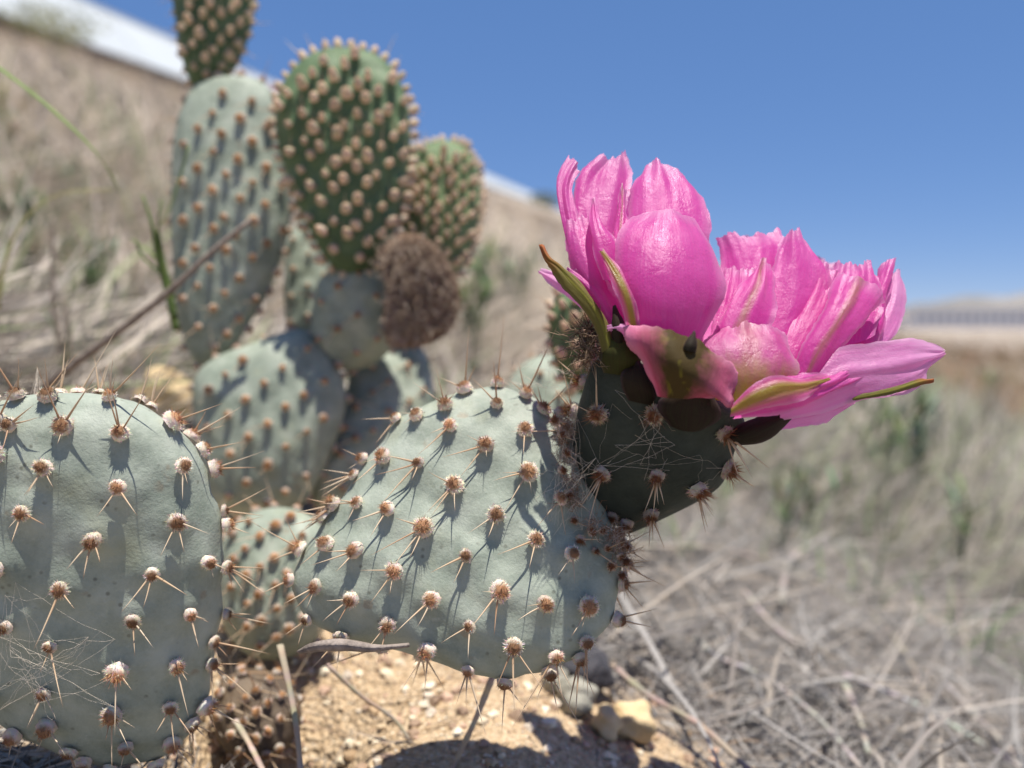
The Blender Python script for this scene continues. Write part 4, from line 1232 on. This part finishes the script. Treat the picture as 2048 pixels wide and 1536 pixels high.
blades('dry_grass', 'tan dry grass standing on the hillside', 'grass', X, Y, r.uniform(.05, .16, n) * np.clip(dist ** .5, .8, 3.5), r.uniform(.0015, .004, n) * np.clip(dist ** .75, 1, 14), np.clip(r.normal(1.0, .35, n), .2, 1.5), TAN + [(.36, .32, .27)], M['straw'], .5, 3, 0, 3)
X, Y, r = polar(5000, 8, 70, 14, 46, 13); n = len(X); dist = np.hypot(X, Y)
blades('rusty_grass', 'rust-brown dry weeds standing on the valley side', 'grass', X, Y, r.uniform(.1, .3, n) * np.clip(dist ** .4, .8, 3.0), r.uniform(.002, .005, n) * np.clip(dist ** .75, 1, 14), np.clip(r.normal(1.1, .3, n), .3, 1.5), [(.30, .19, .12), (.36, .24, .15), (.26, .20, .12)], M['straw'], .4, 3, 0, 13)
GRN = [(.22, .28, .13), (.28, .35, .19), (.17, .23, .12), (.34, .39, .23)]
X, Y, r = polar(4200, .6, 7, -46, 44, 4); n = len(X); dist = np.hypot(X, Y)
cl = (np.sin(X * 7 + 2) * np.sin(Y * 5 + X * 2) + np.sin(X * 17) * np.sin(Y * 13)) > .35
X, Y, dist = X[cl], Y[cl], dist[cl]; n = len(X)
blades('green_grass', 'sparse green grass shoots among the dry straw', 'grass', X, Y, r.uniform(.04, .12, n) * np.clip(dist, .8, 2), r.uniform(.0015, .004, n) * np.clip(dist, .9, 2.5), np.clip(r.normal(1.05, .3, n), .3, 1.5), GRN, M['grassy'], .5, 4, 0, 4)

# single stalks one can tell apart
def stalk(name, label, cat, pix, r0, r1, col, depth=None, lift=.004, mat='straw', flat=.55, group=None, sides=7):
    pts = []
    for k, q in enumerate(pix):
        px, py = q[0], q[1]
        d = q[2] if len(q) > 2 else (depth or ground_hit(px, py) * .925)
        pts.append(tuple(P(px, py, d) + (Vector((0, 0, 0)))))
    pts = catmull(pts, max(10, 4 * len(pts)))
    r = np.random.default_rng(int(pix[0][0] * 3 + pix[0][1]))
    n = len(pts)
    rad = [(r0 + (r1 - r0) * i / (n - 1)) * r.uniform(.88, 1.1) for i in range(n)]
    V, F = tube_geo(pts, rad, sides, flat)
    C = []
    for i in range(n):
        j = r.uniform(.85, 1.12)
        C += [tuple(c * j * r.uniform(.9, 1.1) for c in col)] * sides
    o = obj_from(name, V, F, M[mat], None, pts[0], cols=C)
    tag(o, label, cat, group)
    return o
ST = 'dry grass stalks lying on the straw'
PAL, GRY, BRN = (.50, .445, .38), (.42, .385, .345), (.34, .275, .21)
stalk('dry_stalk', 'long tan stalk arching over the straw beside the flowering pad', 'stalk', [(1262, 1092), (1450, 1098), (1600, 1148), (1720, 1212), (1800, 1290), (1850, 1390), (1868, 1450)], .0022, .0014, (.50, .42, .32), group=ST)
stalk('dry_stalk', 'short pale stalk with a kinked middle lying inside the arching stalk', 'stalk', [(1488, 1180), (1530, 1232), (1572, 1272), (1625, 1296)], .0020, .0014, PAL, group=ST)
stalk('dry_stalk', 'long grey-brown stalk trailing downhill from beside the tan stone', 'stalk', [(1385, 1270), (1432, 1312), (1500, 1340), (1572, 1382), (1650, 1450), (1725, 1540)], .0022, .0016, GRY, group=ST)
stalk('dry_stalk', 'thick pale grey stalk ending beside a crossed thinner stalk', 'stalk', [(1690, 1350), (1830, 1408), (1950, 1478), (2070, 1552)], .0026, .0018, (.54, .51, .48), group=ST)
stalk('dry_stalk', 'straight grey stalk crossing the end of the arching stalk', 'stalk', [(1862, 1340), (1950, 1428), (2030, 1510)], .0022, .0016, GRY, group=ST)
stalk('dry_stalk', 'bent pale stalk folded upward at a sharp elbow', 'stalk', [(1562, 1205), (1580, 1120), (1640, 1078), (1692, 1050)], .0026, .0020, PAL, group=ST)
stalk('dry_stalk', 'short tan stalk hanging from the head of the thick pale stalk', 'stalk', [(1690, 1368), (1720, 1440), (1736, 1505)], .0020, .0012, PAL, group=ST)
stalk('dry_stalk', 'brown stalk running downhill from under the flowering pad past the tan stone', 'stalk', [(1225, 1330), (1300, 1392), (1400, 1450), (1500, 1540)], .0020, .0018, BRN, group=ST)
stalk('dry_stalk', 'thin grey stalk lying across under the arch of the long tan stalk', 'stalk', [(1640, 1190), (1720, 1240), (1800, 1306)], .0016, .0012, GRY, group=ST)
stalk('dry_stalk', 'dark brown stalk standing upright in the straw near the arching stalk', 'stalk', [(1935, 1300), (1918, 1240), (1920, 1160)], .0014, .001, (.20, .16, .13), group=ST)
for q, lab in (([(985, 1355, .262), (955, 1430, .262), (925, 1495, .262), (900, 1550, .262)], 'grey-tan straw leaning on the sand below the flowering pad'),
               ([(560, 1290, .262), (580, 1380, .255), (592, 1450, .25), (602, 1550, .245)], 'upright tan straw standing between the two broad pads'),
               ([(470, 1440, .275), (500, 1490, .27), (530, 1550, .262)], 'short brown straw in the shade beside the cobwebbed pad'),
               ([(655, 1330, .275), (720, 1390, .28), (790, 1440, .283), (830, 1500, .28)], 'thin brown straw lying on the shaded sand')):
    stalk('dry_straw_stem', lab, 'stalk', q, .0014, .0011, (.46, .37, .28), group='straw stems on the sand')
# seed husk caught on the spines of the flowering pad
def husk():
    pts = catmull([tuple(P(*q)) for q in [(596, 1304, .226), (640, 1292, .222), (690, 1290, .220), (745, 1296, .219), (790, 1293, .219), (818, 1290, .220)]], 22)
    prof = np.interp(np.linspace(0, 1, 22), [0, .15, .4, .65, .8, 1], [.0006, .0019, .0026, .0019, .0011, .0009])
    V, F = tube_geo(pts, prof, 14, .7)
    V = [v + (Vector(pts[i // 14]) - v) * (.16 * (i % 2)) for i, v in enumerate(V)]
    o = obj_from('seed_husk', V, F, M['husk'], None, pts[0])
    tag(o, 'grey ribbed seed husk caught under the flowering pad', 'seed husk')
husk()
# twig leaning across the tall pad
stalk('dead_twig', 'bare grey twig leaning across the tall grey pad', 'twig', [(60, 800, .40), (130, 742, .385), (230, 668, .375), (330, 590, .37), (420, 508, .368), (505, 437, .37)], .0024, .0012, BRN, mat='twig', flat=1)
stalk('dead_weed', 'thin brown upright stem on the slope beside the tall clump', 'stem', [(132, 735, .50), (112, 640, .50), (105, 560, .50), (106, 430, .50)], .0020, .0010, (.22, .17, .12), mat='twig', flat=1)
stalk('dead_weed', 'short dark stem standing near the foot of the thin brown stem', 'stem', [(140, 720, .50), (136, 660, .50), (128, 600, .50)], .0022, .0014, (.22, .17, .12), mat='twig', flat=1)

def gblade(name, label, q, w0, w1, col, group=None, parent=None):
    pts = catmull([tuple(P(*p)) for p in q], 16)
    ws = [w0 + (w1 - w0) * (i / 15) ** 1.4 for i in range(16)]
    V, F = ribbon_geo(pts, ws)
    r = np.random.default_rng(int(q[0][0] + q[0][1]))
    C = [tuple(c * r.uniform(.88, 1.12) for c in col)] * len(V)
    o = obj_from(name, V, F, M['grassy'], parent, pts[0], cols=C)
    if parent is None: tag(o, label, 'grass', group)
    return o
gblade('wild_grass', 'long green grass blade arching down over the slope', [(-60, 100, .33), (0, 140, .335), (100, 218, .345), (195, 310, .355), (240, 385, .37)], .0046, .0006, (.27, .34, .13))
gblade('wild_grass', 'yellow-green grass blade bowed in a half circle on the slope', [(-5, 620, .44), (10, 530, .44), (50, 440, .44), (120, 388, .44), (225, 380, .44)], .0042, .0014, (.34, .36, .14))
tuftg = thing('grass_tuft', 'green grass tuft growing against the tall grey pad', 'grass', P(345, 640, .40))
for q in ([(350, 650, .40), (325, 540, .40), (300, 505, .40), (262, 478, .40)], [(350, 640, .40), (318, 520, .395), (304, 450, .39), (285, 390, .39)],
          [(345, 600, .40), (312, 480, .392), (340, 420, .388), (362, 350, .386), (378, 290, .386)], [(350, 640, .40), (322, 500, .395), (318, 440, .39), (322, 398, .39)],
          [(352, 660, .40), (330, 560, .40), (290, 520, .40), (270, 480, .40)]):
    gblade('blade', None, q, .0036, .0008, (.22, .29, .10), parent=tuftg)

# leafy weeds on the straw
def weed(px, py, hpx, label, nst=4, seed=0, col=(.24, .32, .14), group='green weeds in the straw', lw=.010):
    r = np.random.default_rng(seed)
    t = ground_hit(px, py)
    b = P(px, py, t); b.z = Gz(b.x, b.y)
    H = hpx / FPX * t
    root = thing('green_weed', label, 'weed', b, group)
    for s in range(nst):
        dx = r.normal(0, .28, 2)
        pts = catmull([tuple(b), tuple(b + Vector((dx[0] * H * .4, dx[1] * H * .4, H * .55))), tuple(b + Vector((dx[0] * H, dx[1] * H, H * r.uniform(.75, 1.05))))], 10)
        V, F = tube_geo(pts, [H * .014 * (1 - i / 12) for i in range(10)], 5)
        c = tuple(q * r.uniform(.8, 1.1) for q in col)
        st = obj_from('stem', V, F, M['leaf'], root, pts[0], cols=[c] * len(V))
        for k in range(7):
            i = 2 + k if k < 8 else 9
            p = Vector(pts[i]); az = r.uniform(0, 6.28)
            d = Vector((math.cos(az), math.sin(az), r.uniform(.7, 2.4))).normalized()
            ln = H * r.uniform(.2, .36)
            lp = [p, p + d * ln * .5 + Vector((0, 0, ln * .08)), p + d * ln]
            lp = catmull([tuple(v) for v in lp], 6)
            V, F = ribbon_geo(lp, [ln * w for w in (.05, .14, .19, .17, .10, .02)], nrm=Vector((0, -.2, 1)))
            c = tuple(q * r.uniform(.75, 1.25) for q in col)
            obj_from('leaf', V, F, M['leaf'], st, p, cols=[c] * len(V))
PALE = (.36, .43, .25)
weed(1845, 1010, 250, 'tall pale green weed standing behind the widest petal', 5, 1, PALE)
weed(1775, 1005, 190, 'short green weed at the foot of the tall pale weed', 4, 2, (.30, .37, .20))
weed(1560, 1100, 170, 'dull green weed growing under the flower near the arching stalk', 4, 3, (.27, .33, .19))
weed(1620, 1060, 120, 'small grey-green weed under the flower', 3, 4, (.24, .28, .18))
weed(1925, 1160, 210, 'thin yellow-green weed above the dark upright stalk', 3, 5, PALE)
weed(1985, 830, 90, 'small green weed on the open brown slope', 3, 6, (.30, .36, .19))
weed(950, 740, 240, 'tall narrow dark green weed behind the withered brown pad', 4, 7, (.14, .22, .08))
weed(1030, 640, 150, 'bushy grey-green weed on the slope behind the flower', 7, 8, (.26, .33, .20))
weed(1000, 600, 120, 'yellow-green weed on the slope beside the light green young pad', 5, 9, (.34, .38, .16))
weed(140, 420, 110, 'pale green weed on the slope above the bowed grass blade', 5, 10, PALE)
weed(60, 560, 170, 'dark green weed on the slope beside the bowed grass blade', 5, 11, (.17, .25, .12))
weed(180, 620, 150, 'low green weed beside the thin brown upright stem', 5, 12, (.2, .27, .13))
weed(10, 330, 150, 'straw-yellow weed on the high side of the slope', 5, 13, (.45, .40, .22))

# shrub by the shed and the red bloom at its foot
def shrub(px, hpx, wpx, label, name, mat, pal, dist_scale=.97, n=900, lift=0):
    d = shed_base(px); t = (d - CAM).dot(FWD) * dist_scale
    b = P(px, 30 + .35 * px + lift, t)
    H = hpx / FPX * t; W = wpx / FPX * t
    root = thing(name, label, 'shrub', b)
    r = np.random.default_rng(int(px))
    V, F, C = [], [], []
    for k in range(n):
        u = Vector(r.normal(0, 1, 3)).normalized() * r.random() ** .4
        p = b + Vector((u.x * W / 2 * (1 + .2 * math.sin(u.z * 5)), u.y * W / 2, H * .5 + u.z * H * .5))
        s = H * r.uniform(.04, .10)
        a = Vector(r.normal(0, 1, 3)).normalized(); c = a.cross(Vector(r.normal(0, 1, 3))).normalized()
        i0 = len(V); V += [p - a * s, p + c * s * .5, p + a * s, p - c * s * .5]; F.append((i0, i0 + 1, i0 + 2, i0 + 3))
        C += [tuple(np.array(pal[r.integers(len(pal))]) * r.uniform(.8, 1.2))] * 4
    obj_from('crown', V, F, M[mat], root, b, cols=C, smooth=False)
    V, F = tube_geo([b - Vector((0, 0, .5)), b + Vector((.02, 0, H * .3)), b + Vector((.0, .05, H * .7))], [H * .06, H * .05, H * .02], 6)
    obj_from('trunk', V, F, M['twig'], root, b)
shrub(105, 62, 200, 'olive-green shrub in front of the white shed', 'shrub', 'leaf', [(.22, .22, .08), (.30, .28, .12), (.15, .17, .06)], .93, lift=12)
shrub(545, 42, 34, 'small red-flowered shrub at the foot of the white shed', 'flowering_shrub', 'red', [(.60, .09, .09), (.5, .12, .14), (.3, .2, .3)], .97, 500, lift=-6)
shrub(1085, 40, 70, 'dark green shrub at the far end of the white shed', 'shrub', 'leaf', [(.13, .15, .07), (.2, .2, .1)], .9, 700, lift=14)

# ================================================================== cobwebs
def cobweb(label, anchors, n, seed, sag=.0012, near=.030, r0=.000045, jit=0):
    r = np.random.default_rng(seed)
    A = [P(*a) for a in anchors]
    if jit: A += [q + Vector(r.normal(0, jit, 3)) * Vector((1, .15, 1)) for q in A]
    V, F = [], []
    nodes = list(A)
    def th(a, b, rad):
        k = 7
        pts = []
        for i in range(k + 1):
            t = i / k
            p = a.lerp(b, t) - Vector((0, 0, 1)) * (sag * 4 * t * (1 - t) * r.uniform(.2, 1.)) + Vector(r.normal(0, .00028, 3)) * (0 < i < k)
            pts.append(p)
        v, f = tube_geo(pts, rad, 3, caps=False)
        i0 = len(V); V.extend(v); F.extend(tuple(q + i0 for q in ff) for ff in f)
        return pts
    for k in range(n):
        a = nodes[r.integers(len(nodes))]
        c = [q for q in nodes if .003 < (q - a).length < near]
        if not c: continue
        b = c[r.integers(len(c))]
        pts = th(a, b, r0 * r.uniform(.5, 1.4))
        nodes.append(pts[r.integers(1, 7)])
    o = obj_from('cobweb', V, F, M['web'], None, A[0])
    tag(o, label, 'cobweb')
cobweb('cobweb strung between the flower bud and the flowering pad', [(1112, 1003, .226), (1055, 949, .228), (1151, 927, .225), (1208, 945, .213), (1150, 822, .222), (1071, 1081, .227), (1138, 1109, .226), (1100, 1170, .225), (1175, 1000, .222), (1090, 1060, .226), (1130, 870, .225), (1120, 1050, .226), (1165, 1060, .225), (1110, 1130, .225)], 60, 1, r0=.00003)
cobweb('fine cobweb net stretched over the dark flower bud', [(a, b, c + .005) for a, b, c in [(1311, 827, .2), (1450, 936, .212), (1208, 945, .207), (1315, 948, .202), (1447, 863, .208), (1230, 780, .203), (1270, 870, .2), (1400, 910, .205), (1392, 974, .214), (1230, 890, .203), (1350, 890, .2), (1280, 930, .202)]], 26, 2, near=.05, r0=.000024, jit=.006)
cobweb('dusty cobweb hanging low on the cobwebbed broad pad', [(109, 1283, .213), (97, 1375, .212), (128, 1180, .212), (230, 1415, .213), (20, 1300, .211), (-10, 1270, .211), (60, 1340, .211), (140, 1330, .212), (238, 1350, .213), (0, 1420, .212), (105, 1440, .213), (10, 1190, .211), (120, 1235, .212), (85, 1320, .211)], 46, 3, near=.045, r0=.000026, jit=.005)
cobweb('wispy cobweb over the upper tufts of the cobwebbed broad pad', [(3, 1134, .213), (55, 1060, .213), (20, 1090, .213), (-10, 1040, .213), (97, 960, .214), (40, 1110, .213), (110, 1100, .212), (70, 790, .23), (0, 800, .23), (42, 790, .23), (75, 735, .235)], 26, 4, near=.05, r0=.00003)
cobweb('loose cobweb threads floating above the top of the flowering pad', [(1000, 760, .25), (1040, 745, .25), (1080, 770, .248), (1085, 700, .245), (1100, 730, .24), (1168, 700, .22), (1140, 770, .235), (1010, 720, .25), (1150, 740, .225), (1091, 800, .245)], 30, 5, near=.04, r0=.00003)
